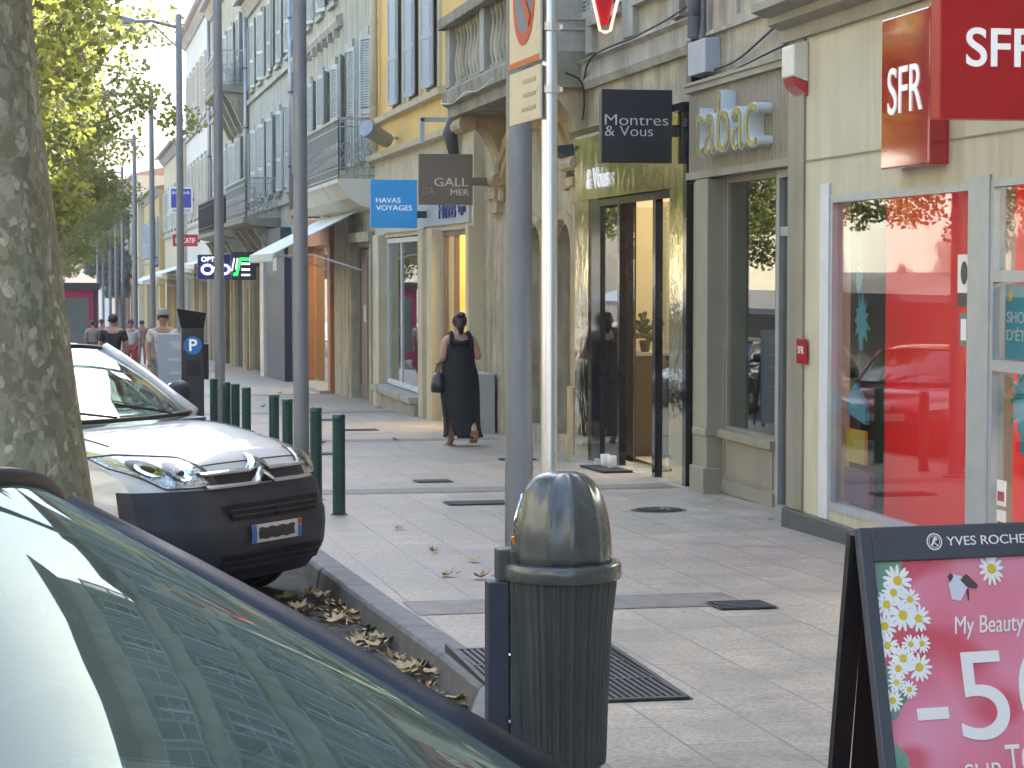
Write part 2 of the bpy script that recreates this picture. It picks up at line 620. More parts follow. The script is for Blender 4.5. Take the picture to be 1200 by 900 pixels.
def kerb_piece(ya, yb):
    xa, xb = kx(ya), kx(yb)
    ja, jb = random.uniform(-.004, .004), random.uniform(-.004, .004)
    pa = [(xa - .03 + ja, gz(ya) + ROAD - .05), (xa + ja, gz(ya) - .02), (xa + .02 + ja, gz(ya) + .003), (xa + .185, gz(ya) + .004), (xa + .185, gz(ya) - .2)]
    pb = [(xb - .03 + jb, gz(yb) + ROAD - .05), (xb + jb, gz(yb) - .02), (xb + .02 + jb, gz(yb) + .003), (xb + .185, gz(yb) + .004), (xb + .185, gz(yb) - .2)]
    n = 5
    vs = [(x, ya, z) for x, z in pa] + [(x, yb, z) for x, z in pb]
    fs = [(4, 3, 2, 1, 0), (5, 6, 7, 8, 9)] + [(i, (i + 1) % n, n + (i + 1) % n, n + i) for i in range(n)]
    mb.add(vs, fs)


y = -10.0
while y < 120:
    L = 1.0 if y < 60 else 6
    if y < 8.7 < y + L or y < 9.28 < y + L:
        pass
    kerb_piece(y + .006, min(y + L, 120) - .006)
    y += L
kerb_piece(120, 395)
tag(mb.build('kerb', KERB, bevel=.012), kind='structure')

# darker paved bands across the footway
mb = MB()
for yb, w, x1 in ((12.45, .62, 3.95), (21.3, .6, 6.0), (30.5, .6, 6.0), (40, .6, 6.0), (50, .6, 6)):
    xa = kx(yb) + .19
    mb.quad((xa, yb, gz(yb) + .004), (x1, yb, gz(yb) + .004), (x1, yb + w, gz(yb + w) + .004), (xa, yb + w, gz(yb + w) + .004))
tag(mb.build('pavement_band', BAND), kind='structure')
# gutter strip of darker, dirtier asphalt beside the kerb
GUT = M('gutter dirt', (.05, .048, .042), .9, var=.4, scale=5, bump=.6, bscale=60, dirt=(.11, .09, .05), damt=.5, dscale=(3, 3, 3))
mb = MB()
for ya in range(-6, 60, 2):
    yb = ya + 2
    mb.quad((kx(ya) - .38, ya, gz(ya) + ROAD + .004), (kx(ya) - .02, ya, gz(ya) + ROAD + .004), (kx(yb) - .02, yb, gz(yb) + ROAD + .004), (kx(yb) - .38, yb, gz(yb) + ROAD + .004))
tag(mb.build('gutter', GUT), kind='structure')
mb = MB()
mb.add([(-13, -60, 1.3), (-9, -60, 1.3), (-9, 200, gz(200)), (-13, 200, gz(200))], [(0, 1, 2, 3)])
for v in range(len(mb.v)):
    x, yy, z = mb.v[v]
    mb.v[v] = (x, yy, gz(yy))
tag(mb.build('pavement_opposite', PAVE), kind='structure')


# ------------------------------------------------------------------ facade tools
def wall_open(mb, X, y0, y1, z0, z1, ops, depth=.24, s=1):
    """front skin with openings and their reveals; s=1 facade looks to -x, s=-1 looks to +x"""
    Y = sorted({y0, y1} | {v for o in ops for v in o[:2] if y0 < v < y1})
    Z = sorted({z0, z1} | {v for o in ops for v in o[2:4] if z0 < v < z1})
    for a, b in zip(Y, Y[1:]):
        for c, d in zip(Z, Z[1:]):
            ym, zm = (a + b) / 2, (c + d) / 2
            if any(o[0] < ym < o[1] and o[2] < zm < o[3] for o in ops):
                continue
            mb.quad((X, a, c), (X, a, d), (X, b, d), (X, b, c))
    for a, b, c, d in ops:
        q = X + depth * s
        mb.quad((X, a, c), (q, a, c), (q, a, d), (X, a, d))
        mb.quad((X, b, c), (q, b, c), (q, b, d), (X, b, d))
        mb.quad((X, a, d), (q, a, d), (q, b, d), (X, b, d))
        mb.quad((X, a, c), (q, a, c), (q, b, c), (X, b, c))


def shell(mb, X, y0, y1, z0, z1, depth=9, s=1):
    q = X + depth * s
    a, b = y0 + .003, y1 - .003
    mb.quad((X, a, z0), (q, a, z0), (q, a, z1), (X, a, z1))
    mb.quad((X, b, z0), (q, b, z0), (q, b, z1), (X, b, z1))
    mb.quad((q, a, z0), (q, b, z0), (q, b, z1), (q, a, z1))


def roof(root, X, y0, y1, z1, depth=9, s=1, over=.45, rise=1.2, mat=None):
    a, b = X - over * s, X + (depth + .2) * s
    m = (X + depth / 2 * s)
    mb = MB()
    mb.prism([(a, z1), (a, z1 + .1), (m, z1 + rise), (b, z1 + .1), (b, z1)], 'y', y0 + .01, y1 - .01)
    o = mb.build('roof', mat or TILE, root)
    g = MB()
    g.tube([(a - .06 * s, y0 + .02, z1 + .03), (a - .06 * s, y1 - .02, z1 + .03)], .07, 8)
    g.build('gutter', ZINC, o)
    return o


SHC = {}


def shutter(root, mat, X, yc, w, z0, h, s=1, turn=0, slats=True, key=''):
    """a louvred leaf, thin along x, hung at (X, yc, z0)"""
    k = (mat.name, round(w, 2), round(h, 2), slats)
    if k not in SHC:
        mb = MB()
        t = .02
        st = .055
        mb.box(-t, t, -w / 2, -w / 2 + st, 0, h)
        mb.box(-t, t, w / 2 - st, w / 2, 0, h)
        for z in (0, h * .38, h - .09):
            mb.box(-t * .96, t * .96, -w / 2 + st, w / 2 - st, z, z + .09)
        if slats:
            z = .11
            while z < h - .1:
                if not (h * .38 - .02 < z < h * .38 + .09):
                    mb.add([(-.019, -w / 2 + st, z), (-.019, w / 2 - st, z), (.017, w / 2 - st, z + .036), (.017, -w / 2 + st, z + .036),
                            (-.019, -w / 2 + st, z + .008), (-.019, w / 2 - st, z + .008), (.017, w / 2 - st, z + .044), (.017, -w / 2 + st, z + .044)],
                           [(0, 1, 2, 3), (4, 5, 6, 7), (0, 1, 5, 4), (3, 2, 6, 7)])
                z += .052
        else:
            mb.box(-.008, .008, -w / 2 + st, w / 2 - st, .09, h - .09)
        o = mb.build('shutter', mat, root, local=True)
        SHC[k] = o.data
    else:
        o = bpy.data.objects.new('shutter', SHC[k])
        COL.objects.link(o)
        o.parent = root
    base = Vector((0, 0, 0))
    p = root
    while p is not None:
        base += p.location
        p = p.parent
    o.location = Vector((X, yc, z0)) - base
    o.rotation_euler = (0, 0, turn)
    return o


def window(root, X, yc, w, z0, h, s=1, frame=None, surround=None, depth=.16, rows=3, sill=True):
    q = X + depth * s
    f = .06
    a, b, c, d = yc - w / 2, yc + w / 2, z0, z0 + h
    mb = MB()
    mb.box(q - .03, q + .03, a, a + f, c, d)
    mb.box(q - .03, q + .03, b - f, b, c, d)
    mb.box(q - .029, q + .029, a + f, b - f, d - f, d)
    mb.box(q - .029, q + .029, a + f, b - f, c, c + f)
    mb.box(q - .035, q + .035, yc - .045, yc + .045, c + f, d - f)
    for i in range(1, rows):
        z = c + h * i / rows
        mb.box(q - .02, q + .02, a + f, yc - .045, z - .015, z + .015)
        mb.box(q - .02, q + .02, yc + .045, b - f, z - .015, z + .015)
    o = mb.build('window', frame or WHITEF, root)
    p = MB()
    p.box(q + .002 * s, q + .012 * s, a + f * .5, b - f * .5, c + f * .5, d - f * .5)
    p.build('pane', WGLASS, o)
    if surround is not None:
        g = MB()
        x0, x1 = X - .035 * s, X + .02 * s
        g.box(x0, x1, a - .15, a - .002, c, d)
        g.box(x0, x1, b + .002, b + .15, c, d)
        g.box(x0 - .03 * s, x1, a - .17, b + .17, d + .001, d + .2)
        if sill:
            g.box(X - .1 * s, X + .02 * s, a - .18, b + .18, c - .12, c - .001)
        g.build('surround', surround, o)
    return o


def room(root, name, X, y0, y1, z0, z1, depth, mat, floor=None):
    q = X + depth
    mb = MB()
    mb.quad((q, y0, z0), (q, y1, z0), (q, y1, z1), (q, y0, z1))
    mb.quad((X, y0, z0), (q, y0, z0), (q, y0, z1), (X, y0, z1))
    mb.quad((X, y1, z0), (q, y1, z0), (q, y1, z1), (X, y1, z1))
    mb.quad((X, y0, z1), (q, y0, z1), (q, y1, z1), (X, y1, z1))
    mb.quad((X, y0, z0), (q, y0, z0), (q, y1, z0), (X, y1, z0))
    return mb.build(name, mat, root)


def pane(root, x, y0, y1, z0, z1, mat=None, t=.006, name='glass_pane'):
    mb = MB()
    mb.box(x, x + t, y0, y1, z0, z1)
    return mb.build(name, mat or GLASS, root)


def frame_rect(mb, X0, X1, y0, y1, z0, z1, f):
    mb.box(X0, X1, y0, y0 + f, z0, z1)
    mb.box(X0, X1, y1 - f, y1, z0, z1)
    mb.box(X0 + .001, X1 - .001, y0 + f, y1 - f, z1 - f, z1)
    mb.box(X0 + .001, X1 - .001, y0 + f, y1 - f, z0, z0 + f)


def iron_rail(root, X0, X1, y0, y1, z0, h, mat, ornate=True, netting=None, name='railing'):
    """railing round a balcony: front at X0 from y0 to y1, ends back to the wall at X1"""
    mb = MB()
    segs = [((X0, y0), (X0, y1)), ((X0, y0), (X1, y0)), ((X0, y1), (X1, y1))]
    for (xa, ya), (xb, yb) in segs:
        L = math.hypot(xb - xa, yb - ya)
        for z, t in ((z0 + .06, .03), (z0 + h, .055), (z0 + h - .16, .025), (z0 + .22, .025)):
            mb.bar((xa, ya, z), (xb, yb, z), t)
        n = max(2, int(L / .12))
        for i in range(n + 1):
            x, yy = xa + (xb - xa) * i / n, ya + (yb - ya) * i / n
            mb.bar((x, yy, z0), (x, yy, z0 + h), .022)
        if ornate:
            dx, dy = (xb - xa) / L, (yb - ya) / L
            m = max(1, int(L / .24))
            for i in range(m):
                cx, cy = xa + (xb - xa) * (i + .5) / m, ya + (yb - ya) * (i + .5) / m
                for cz in (z0 + .36, z0 + .62):
                    pts = []
                    for k in range(11):
                        a = k / 10 * 2 * PI * 1.25
                        r = .1 * (1 - k / 14)
                        pts.append((cx + dx * r * math.cos(a), cy + dy * r * math.cos(a), cz + r * 1.25 * math.sin(a)))
                    mb.tube(pts, .013, 4, False)
    o = mb.build(name, mat, root)
    if netting:
        g = MB()
        g.box(X0 + .03, X0 + .045, y0 + .03, y1 - .03, z0 + .02, z0 + h - .04)
        g.box(X0 + .05, X1, y0 + .03, y0 + .045, z0 + .02, z0 + h - .04)
        g.build('screen_sheet', netting, o)
    return o


def flag_sign(name, label, x0, x1, y, z0, z1, th, mat, wallx, armz, armmat=None, group=None, edge=None):
    t = thing(name, label, 'sign', ((x0 + x1) / 2, y, z0), 0, group)
    mb = MB()
    mb.box(x0, x1, y, y + th, z0, z1)
    mb.build('panel', mat, t, bevel=.008)
    a = MB()
    for z in (armz if isinstance(armz, (list, tuple)) else [armz]):
        a.box(x1 + .001, wallx, y + th * .25, y + th * .75, z - .06, z + .06)
    a.build('bracket', armmat or BLACK, t)
    return t


# ------------------------------------------------------------------ 1. phone shop
XS = 5.73
b1 = thing('shop_building', 'building with cream panelled ground floor shop, red sign boxes and wide windows', 'building', (XS, 12.5, gz(12.5)))
op1 = [(13.42, 16.12, -.13, 2.27), (9.2, 13.13, -.24, 2.27)]
mb = MB()
wall_open(mb, XS, 8.0, 17.08, -.75, 3.6, op1, .16)
mb.quad((XS, 8.0, -.75), (XS, 8.0, 3.6), (6.25, 8.0, 3.6), (6.25, 8.0, -.75))
mb.quad((XS, 17.08, -.75), (XS, 17.08, 3.6), (6.25, 17.08, 3.6), (6.25, 17.08, -.75))
mb.build('wall', CREAM, b1)
mb = MB()
mb.box(XS - .02, XS + .01, 16.72, 17.1, -.2, 3.52)
mb.box(XS - .012, XS + .01, 8, 17.08, 2.55, 2.562)
mb.build('corner_strip', TAUPE, b1)
mb = MB()
mb.box(XS - .05, XS + .02, 8.0, 17.13, -.8, -.215)
mb.build('plinth', M('dark granite', (.05, .053, .055), .35, var=.3, scale=14, rvar=.1), b1, bevel=.01)
mb = MB()
mb.prism([(XS, 3.52), (XS - .05, 3.52), (XS - .05, 3.62), (XS - .16, 3.66), (XS - .16, 3.72), (XS - .3, 3.76), (XS - .3, 3.82), (6.25, 3.95), (6.25, 3.52)], 'y', 7.95, 17.22)
mb.build('cornice', TAUPE, b1)
up1 = [(yc - .55, yc + .55, z, z + 2.0) for yc in (9.4, 11.8, 14.2, 16.2) for z in (4.7, 7.6, 10.6)]  # top storey added out of view to extend the facade in the windscreen reflection
mb = MB()
wall_open(mb, 6.2, 8.0, 17.1, 3.6, 14.0, up1, .2)
shell(mb, 6.2, 8.0, 17.1, -1, 14.0)
mb.build('upper_wall', STONE, b1)
for a, b, c, d in up1:
    window(b1, 6.2, (a + b) / 2, b - a, c, d - c, frame=WHITEF, surround=STONEG)
    for sg in (-1, 1):
        shutter(b1, SHUTB, 6.14, (a + b) / 2 + sg * (b - a) * .78, (b - a) * .5, c, d - c)
roof(b1, 6.2, 8.0, 17.1, 14.0)
# window frames and glass
mb = MB()
frame_rect(mb, XS - .012, XS + .07, 13.42, 16.12, -.13, 2.27, .06)
mb.box(XS - .02, XS + .08, 13.13, 13.42, -.22, 2.30)
mb.build('window_frame', ALU, b1)
mb = MB()
mb.box(XS - .02, XS + .03, 16.12, 16.32, -.21, 2.36)
mb.build('frame_strip', WHITEF, b1)
pane(b1, XS + .03, 13.48, 16.06, -.07, 2.21)
mb = MB()
frame_rect(mb, XS - .01, XS + .07, 9.2, 13.13, -.24, 2.27, .05)
for z in (1.10, 1.66):
    mb.box(XS - .01, XS + .05, 9.25, 13.08, z - .035, z + .035)
mb.box(XS - .012, XS + .06, 10.9, 11.0, -.2, 2.2)
mb.build('door_frame', ALU, b1)
pane(b1, XS + .03, 9.25, 13.08, -.19, 2.22)
room(b1, 'interior', XS + .17, 8.1, 17.0, -.3, 2.75, 4.5, INTG)
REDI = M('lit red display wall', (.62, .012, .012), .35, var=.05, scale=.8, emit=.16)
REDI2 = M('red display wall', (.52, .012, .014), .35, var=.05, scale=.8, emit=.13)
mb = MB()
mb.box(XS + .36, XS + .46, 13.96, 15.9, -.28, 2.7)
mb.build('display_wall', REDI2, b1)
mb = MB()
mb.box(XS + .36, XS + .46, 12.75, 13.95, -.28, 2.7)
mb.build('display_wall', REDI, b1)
mb = MB()
mb.box(XS + .55, XS + .62, 15.95, 16.95, -.28, 2.7)  # grey green panel, mostly street reflection put into its colour
mb.build('reflection_panel', INTG, b1)
mb = MB()
mb.box(XS + 1.5, XS + 3.6, 9, 16, 2.70, 2.74)
mb.build('ceiling_lamp', emis('shop lamp', (1, .95, .85), 2.5), b1)
# things stuck to or hung in the window
t = thing('notice_sticker', 'white opening notice stuck on the wide window beside its right frame', 'sticker', (XS + .02, 13.62, 1.47))
mb = MB()
mb.box(XS + .022, XS + .028, 13.5, 13.72, 1.55, 1.80)
mb.build('sheet', WHITE, t)
mb = MB()
mb.box(XS + .02, XS + .028, 13.5, 13.72, 1.46, 1.545)
mb.build('dark_strip', DARKG, t)
mb = MB()
mb.lathe([(.055, 0), (.055, .002)], (0, 0, 0), 20)
for i in range(len(mb.v)):
    x, yy, z = mb.v[i]
    mb.v[i] = (XS + .0215 - z, 13.61 + x, 1.68 + yy * 1.4)
mb.build('emblem', DARKG, t)
t = thing('card_sticker', 'small grey card stuck below the white notice on the window', 'sticker', (XS + .02, 13.62, 1.18))
mb = MB()
mb.box(XS + .022, XS + .028, 13.53, 13.68, 1.2, 1.42)
mb.build('card', INTG, t)
mb = MB()
mb.box(XS + .018, XS + .0215, 13.56, 13.65, 1.24, 1.38)
mb.build('panel', WHITE, t)


def star(mb, x, yc, zc, r, n=11):
    pts = []
    for k in range(n * 2):
        a = PI * k / n
        rr = r * (1 if k % 2 == 0 else .55) * random.uniform(.85, 1.1)
        pts.append((yc + rr * math.cos(a), zc + rr * 1.25 * math.sin(a)))
    mb.prism(pts, 'x', x, x + .012)


for lab, za, zb in (('small white and red notice stuck low on the far right window', .22, .38), ('lower white notice stuck under the first one on the far right window', .02, .19)):
    t = thing('notice_sticker', lab, 'sticker', (XS + .02, 13.0, za))
    mb = MB()
    mb.box(XS + .022, XS + .028, 12.93, 13.06, za, zb)
    mb.build('sheet', WHITE, t)
    mb = MB()
    mb.box(XS + .019, XS + .0215, 12.95, 13.04, za + .03, zb - .07)
    mb.build('red_mark', REDG, t)
TEAL = M('teal card', (.02, .33, .42), .4, var=.1, scale=4)
CYAN = M('cyan poster', (.03, .36, .55), .4, var=.15, scale=3)
t = thing('splash_cutout', 'teal paint splash cutout hanging inside the wide window left half', 'decoration', (XS + .1, 15.7, 1.2))
mb = MB()
star(mb, XS + .1, 15.72, 1.32, .16)
star(mb, XS + .1, 15.78, 1.62, .09)
mb.bar((XS + .106, 15.74, 1.1), (XS + .106, 15.72, 1.3), .05, .01)
mb.build('cutout', TEAL, t)
t = thing('splash_cutout', 'teal paint splash cutout on the far right window below the blue poster', 'decoration', (XS + .1, 12.8, .9))
mb = MB()
star(mb, XS + .1, 12.86, .88, .2)
mb.bar((XS + .106, 12.86, .55), (XS + .106, 12.86, .8), .07, .01)
mb.build('cutout', TEAL, t)
t = thing('window_display', 'blue and yellow cardboard display standing low in the wide window corner', 'display', (XS + .12, 15.9, -.05))
mb = MB()
mb.prism([(15.62, .55), (16.02, .62), (16.02, .72), (15.85, .85), (15.62, .68)], 'x', XS + .1, XS + .13)
mb.build('blue_card', CYAN, t)
mb = MB()
mb.box(XS + .095, XS + .12, 15.62, 16.02, .25, .5)
mb.build('yellow_card', M('yellow card', (.6, .42, .05), .5), t)
mb = MB()
mb.box(XS + .09, XS + .125, 15.5, 16.04, -.06, .2)
mb.build('violet_card', M('violet card', (.16, .05, .14), .5), t)
t = thing('poster', 'cyan summer shopping poster between the grey bars of the far right window', 'poster', (XS + .06, 12.2, 1.15))
mb = MB()
mb.box(XS + .055, XS + .065, 11.6, 13.03, 1.14, 1.61)
mb.build('sheet', CYAN, t)
text('lettering', "SHOPPING", WHITE, t, (XS + .052, 13.0, 1.37), height=.07, width=.62, ext=.002, **FL)
text('lettering', "D'\u00c9T\u00c9", WHITE, t, (XS + .052, 13.0, 1.26), height=.085, width=.34, ext=.002, **FL)
mb = MB()
mb.prism([(12.93, 1.50), (12.98, 1.50), (12.95, 1.60), (12.91, 1.60)], 'x', XS + .05, XS + .054)
mb.build('yellow_stroke', M('yellow card', (.6, .42, .05), .5), t)
t = thing('wall_sign', 'red gloss box sign with white letters fixed flat on the cream shop wall', 'sign', (XS, 14.65, 2.41))
mb = MB()
mb.box(XS - .15, XS, 13.83, 14.69, 2.395, 3.43)
mb.build('panel', REDG, t, bevel=.012)
text('lettering', 'SFR', WHITEE, t, (XS - .152, 14.55, 2.76), height=.32, width=.62, ext=.006, **FL)
t = flag_sign('flag_sign', 'large dark red projecting sign with white letters at the top right', 4.95, 5.70, 12.1, 2.57, 3.36, .14, REDD, XS - .001, (2.75, 3.2), REDG)
text('lettering', 'SFR', WHITEE, t, (5.11, 12.097, 2.87), height=.225, width=.47, ext=.006, bevel=.012, **FC)
t = thing('alarm_box', 'white and red alarm siren box high on the cream wall corner', 'alarm', (XS, 16.85, 3.1))
mb = MB()
mb.prism([(XS, 3.50), (XS - .13, 3.46), (XS - .13, 3.22), (XS, 3.17)], 'y', 16.66, 16.95)
mb.build('casing', WHITEP, t, bevel=.015)
mb = MB()
mb.prism([(XS, 3.165), (XS - .125, 3.215), (XS - .10, 3.14), (XS, 3.06)], 'y', 16.67, 16.94)
mb.build('lamp_cover', REDG, t, bevel=.008)
t = thing('wall_plaque', 'small red plaque at chest height on the cream wall', 'sign', (XS, 16.7, 1.0))
mb = MB()
mb.box(XS - .035, XS - .02, 16.6, 16.82, .96, 1.16)
mb.build('plate', REDG, t, bevel=.004)
text('lettering', 'SFR', WHITE, t, (XS - .036, 16.78, 1.04), height=.06, width=.14, ext=.002, **FL)

# ------------------------------------------------------------------ 2. tobacconist
XT = 6.2
b2 = thing('shop_building', 'narrow stone house with ribbed taupe shop fascia and white channel letters', 'building', (XT, 19.5, gz(19.5)))
op2 = [(18.9, 20.46, .16, 2.58), (17.5, 18.78, -.44, 2.58)]
mb = MB()
wall_open(mb, XT, 17.1, 21.45, -.8, 2.64, op2, .22)
mb.build('shopfront', TAUPE, b2)
up2 = [(yc - .5, yc + .5, z, z + 2.0) for yc in (18.4, 20.6) for z in (5.0, 7.7)]
mb = MB()
wall_open(mb, XT, 17.1, 21.45, 2.64, 10.3, up2, .22)
shell(mb, XT, 17.1, 21.45, -1, 10.3)
mb.build('wall', STONE, b2)
for a, b, c, d in up2:
    window(b2, XT, (a + b) / 2, b - a, c, d - c, surround=STONEG)
    for sg in (-1, 1):
        shutter(b2, SHUT, XT - .06, (a + b) / 2 + sg * .78, .5, c, d - c)
roof(b2, XT, 17.1, 21.45, 10.3)
mb = MB()
mb.box(XT - .12, XT + .01, 17.1, 21.28, 2.66, 3.44)
mb.build('fascia', TAUPER, b2)
mb = MB()
mb.box(XT - .17, XT + .01, 17.1, 21.3, 3.44, 3.5)
mb.box(XT - .19, XT + .01, 17.1, 21.3, 3.5, 3.53)
mb.box(XT - .15, XT + .01, 17.1, 21.29, 2.59, 2.66)
mb.build('fascia_trim', TAUPE, b2)
mb = MB()
mb.box(XT - .045, XT + .01, 17.1, 21.4, 3.98, 4.02)
for ya, yb in ((17.3, 20.05), (20.9, 21.38)):
    frame_rect(mb, XT - .035, XT + .01, ya, yb, 4.02, 6.0, .06)
mb.build('wall_moulding', STONEG, b2)
mb = MB()
mb.box(XT - .16, XT + .02, 20.5, 20.92, -.75, 2.58)
mb.box(XT - .2, XT + .02, 20.47, 20.95, -.8, -.2)
mb.box(XT - .18, XT + .02, 20.485, 20.935, .1, .17)
mb.box(XT - .03, XT + .01, 20.95, 21.44, -.8, 2.58)
mb.build('pilaster', TAUPE, b2, bevel=.012)
mb = MB()
frame_rect(mb, XT + .02, XT + .1, 18.9, 20.46, .16, 2.58, .05)
mb.box(XT - .06, XT + .01, 18.85, 20.48, .1, .18)
mb.box(XT - .02, XT + .01, 18.9, 20.465, -.42, -.3)
frame_rect(mb, XT - .012, XT + .01, 18.92, 20.44, -.26, .08, .03)
mb.build('window_frame', TAUPE, b2)
pane(b2, XT + .05, 18.95, 20.41, .21, 2.53)
mb = MB()
frame_rect(mb, XT - .03, XT + .06, 17.5, 18.78, -.44, 2.58, .07)
mb.box(XT - .02, XT + .05, 17.57, 18.71, 2.0, 2.08)
mb.build('door_frame', ALUB, b2)
pane(b2, XT + .01, 17.57, 18.71, -.38, 2.5, GLASSD)
room(b2, 'interior', XT + .23, 17.2, 21.4, -.45, 2.75, 4, INTD)
mb = MB()
mb.box(XT + .5, XT + .56, 19.0, 19.35, .2, 2.5)
mb.build('display_stand', DARKG, b2)
t = thing('channel_letters', 'white channel letters of the tobacconist standing out from the ribbed fascia', 'sign', (XT - .12, 19.6, 2.75))
lt = text('lettering', 'tabac', M('channel letter white', (.6, .64, .66), .35, var=.05), t, (XT - .19, 20.58, 2.78), height=.58, width=1.95, ext=.07, bevel=.0, **FL)
text('letter_face', 'tabac', M('brushed letter face', (.50, .45, .2), .25, .6, var=.05), t, (XT - .268, 20.565, 2.79), height=.56, width=1.92, ext=.006, bevel=-.012, **FL)
NX = 5.27
t = thing('neon_sign', 'red neon lozenge sign hanging at the top edge above the dark sign', 'sign', (NX, 21.6, 4.05))
zc, hh, ww = 4.78, .73, .2
lz = [(-.0, -hh), (.05, -hh + .02), (ww, .0 - .05), (ww, .05), (.05, hh - .02), (0, hh), (-.05, hh - .02), (-ww, .05), (-ww, -.05), (-.05, -hh + .02)]
mb = MB()
mb.prism([(NX + u * .82, zc + v * .9) for u, v in lz], 'y', 21.5, 21.68)
mb.build('panel', M('lozenge red', (.36, .008, .012), .3, emit=.03), t, bevel=.01)
mb = MB()
pts = [(NX + u * 1.05, 21.47, zc + v) for u, v in lz]
mb.tube(pts + pts[:1], .014, 8)
mb.build('neon_tube', emis('neon tube', (1, .22, .16), .9), t)
mb = MB()
mb.bar((NX + .15, 21.6, 4.9), (6.2, 21.6, 4.9), .05)
mb.build('bracket', DARKG, t)
t = thing('junction_box', 'grey junction box with cables beneath the downpipe between two signs', 'junction box', (XT, 20.9, 3.6))
mb = MB()
mb.box(XT - .16, XT, 20.6, 21.2, 3.6, 3.93)
mb.build('casing', M('box blue grey', (.33, .37, .41), .5, var=.08, scale=4), t, bevel=.01)
mb = MB()
mb.box(XT - .12, XT, 21.22, 21.4, 3.52, 3.98)
mb.build('side_box', BROWN, t, bevel=.01)
mb = MB()
for yy in (20.95, 21.08):
    mb.tube([(XT - .05, yy, 3.6), (XT - .06, yy + .03, 3.5), (XT - .03, yy + .02, 3.4)], .018, 6)
mb.build('conduit', BROWN, t)
t = thing('downpipe', 'blue grey downpipe running up from the junction box to the roof', 'downpipe', (XT, 21.3, 3.95))
mb = MB()
mb.tube([(XT - .09, 21.25, 3.99), (XT - .09, 21.25, 10.2)], .06, 10)
mb.tube([(XT - .06, 21.0, 3.95), (XT - .06, 21.0, 10.2)], .025, 6)
mb.build('pipe', M('pipe blue grey', (.2, .24, .28), .5, var=.1), t, smooth=True)
mb = MB()
for z in (4.2, 6.2, 8.2):
    mb.lathe([(.072, z), (.072, z + .04)], (XT - .09, 21.25, 0), 10)
mb.build('clamp', DARKG, t)


def cable(label, pts, r=.012, mat=BLACK):
    mb = MB()
    out = []
    n = 6
    P = [Vector(p) for p in pts]
    for i in range(len(P) - 1):
        p0, p1, p2, p3 = P[max(0, i - 1)], P[i], P[i + 1], P[min(len(P) - 1, i + 2)]
        for k in range(n):
            s = k / n
            out.append(.5 * ((2 * p1) + (p2 - p0) * s + (2 * p0 - 5 * p1 + 4 * p2 - p3) * s * s + (3 * p1 - p0 - 3 * p2 + p3) * s ** 3))
    out.append(P[-1])
    mb.tube(out, r, 6)
    return tag(mb.build('cable', mat), label, 'cable')


cable('black cable sagging from the grey junction box to the cream shop cornice', [(XT - .06, 20.6, 3.62), (XT - .06, 19.8, 3.66), (XT - .06, 18.6, 3.86), (XT - .06, 17.3, 4.02)])
cable('second black cable lying on the ribbed fascia top below the other', [(XT - .08, 20.9, 3.5), (XT - .1, 19.6, 3.57), (XT - .06, 18.3, 3.66), (XT - .06, 17.2, 3.7)])
# ------------------------------------------------------------------ 3. watch shop and stone arch house
XD = 6.3
b3 = thing('stone_house', 'old limestone house with polished bronze shopfront, arched niches and stone balcony', 'building', (XD, 27.5, gz(27.5)))
YM0, YM1, YA1 = 21.46, 26.75, 33.4
up3 = [(yc - .6, yc + .6, z, z + 2.3) for yc in (23.3, 25.4, 28.2, 30.8) for z in (4.75, 7.9)]
opm = [(22.2, 25.35, -.6, 2.52)]
nich = [(27.22, 28.28, -.42, 2.3), (29.0, 30.2, -.42, 2.3)]
mb = MB()
wall_open(mb, XD, YM0, YA1, -.95, 10.8, up3 + opm + nich, .3)
shell(mb, XD, YM0, YA1, -1, 10.8)
# rounded heads of the niches
for a, b, c, d in nich:
    ym, r = (a + b) / 2, (b - a) / 2
    n = 12
    for sgn in (-1, 1):
        poly = [(ym + sgn * r, d - .002)]
        for k in range(n + 1):
            th = PI / 2 * k / n
            poly.append((ym + sgn * r * math.cos(th), d - r * .75 + r * .75 * math.sin(th)))
        mb.prism([(u, v) for u, v in poly], 'x', XD + .002, XD + .29)
mb.build('wall', STONE, b3)
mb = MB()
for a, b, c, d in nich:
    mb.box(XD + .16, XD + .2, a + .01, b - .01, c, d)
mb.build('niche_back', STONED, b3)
mb = MB()
for a, b, c, d in nich:
    ym, r = (a + b) / 2, (b - a) / 2
    pts = [(XD - .02, a - .08, c)] + [(XD - .02, ym - (r + .08) * math.cos(PI * k / 14), d - r * .75 + (r + .08) * .8 * math.sin(PI * k / 14)) for k in range(15)] + [(XD - .02, b + .08, c)]
    mb.tube(pts, .06, 6)
# big relieving arch with a carved frieze
yc, r = 29.6, 2.45
for rr, t in ((r, .1), (r - .3, .07), (r + .28, .05)):
    pts = [(XD - .04, yc - rr * math.cos(PI * k / 24), 2.72 + rr * .44 * math.sin(PI * k / 24)) for k in range(25)]
    mb.tube(pts, t, 8)
for k in range(2, 23):
    a = PI * k / 24
    mb.ell((XD - .03, yc - (r - .15) * math.cos(a), 2.72 + (r - .15) * .44 * math.sin(a)), (.06, .09, .07), 8, 6)
mb.box(XD - .1, XD + .02, 26.8, 27.15, 2.55, 2.75)
mb.box(XD - .14, XD + .02, 26.76, 27.19, 2.75, 2.86)
mb.box(XD - .1, XD + .02, 31.9, 32.5, 2.55, 2.75)
mb.box(XD - .14, XD + .02, 31.85, 32.55, 2.75, 2.86)
mb.box(XD - .06, XD + .02, 26.85, 27.1, -.9, 2.55)
mb.box(XD - .12, XD + .02, 26.8, 27.15, -.9, .25)
mb.box(XD - .05, XD + .02, 28.4, 28.9, -.9, 2.0)
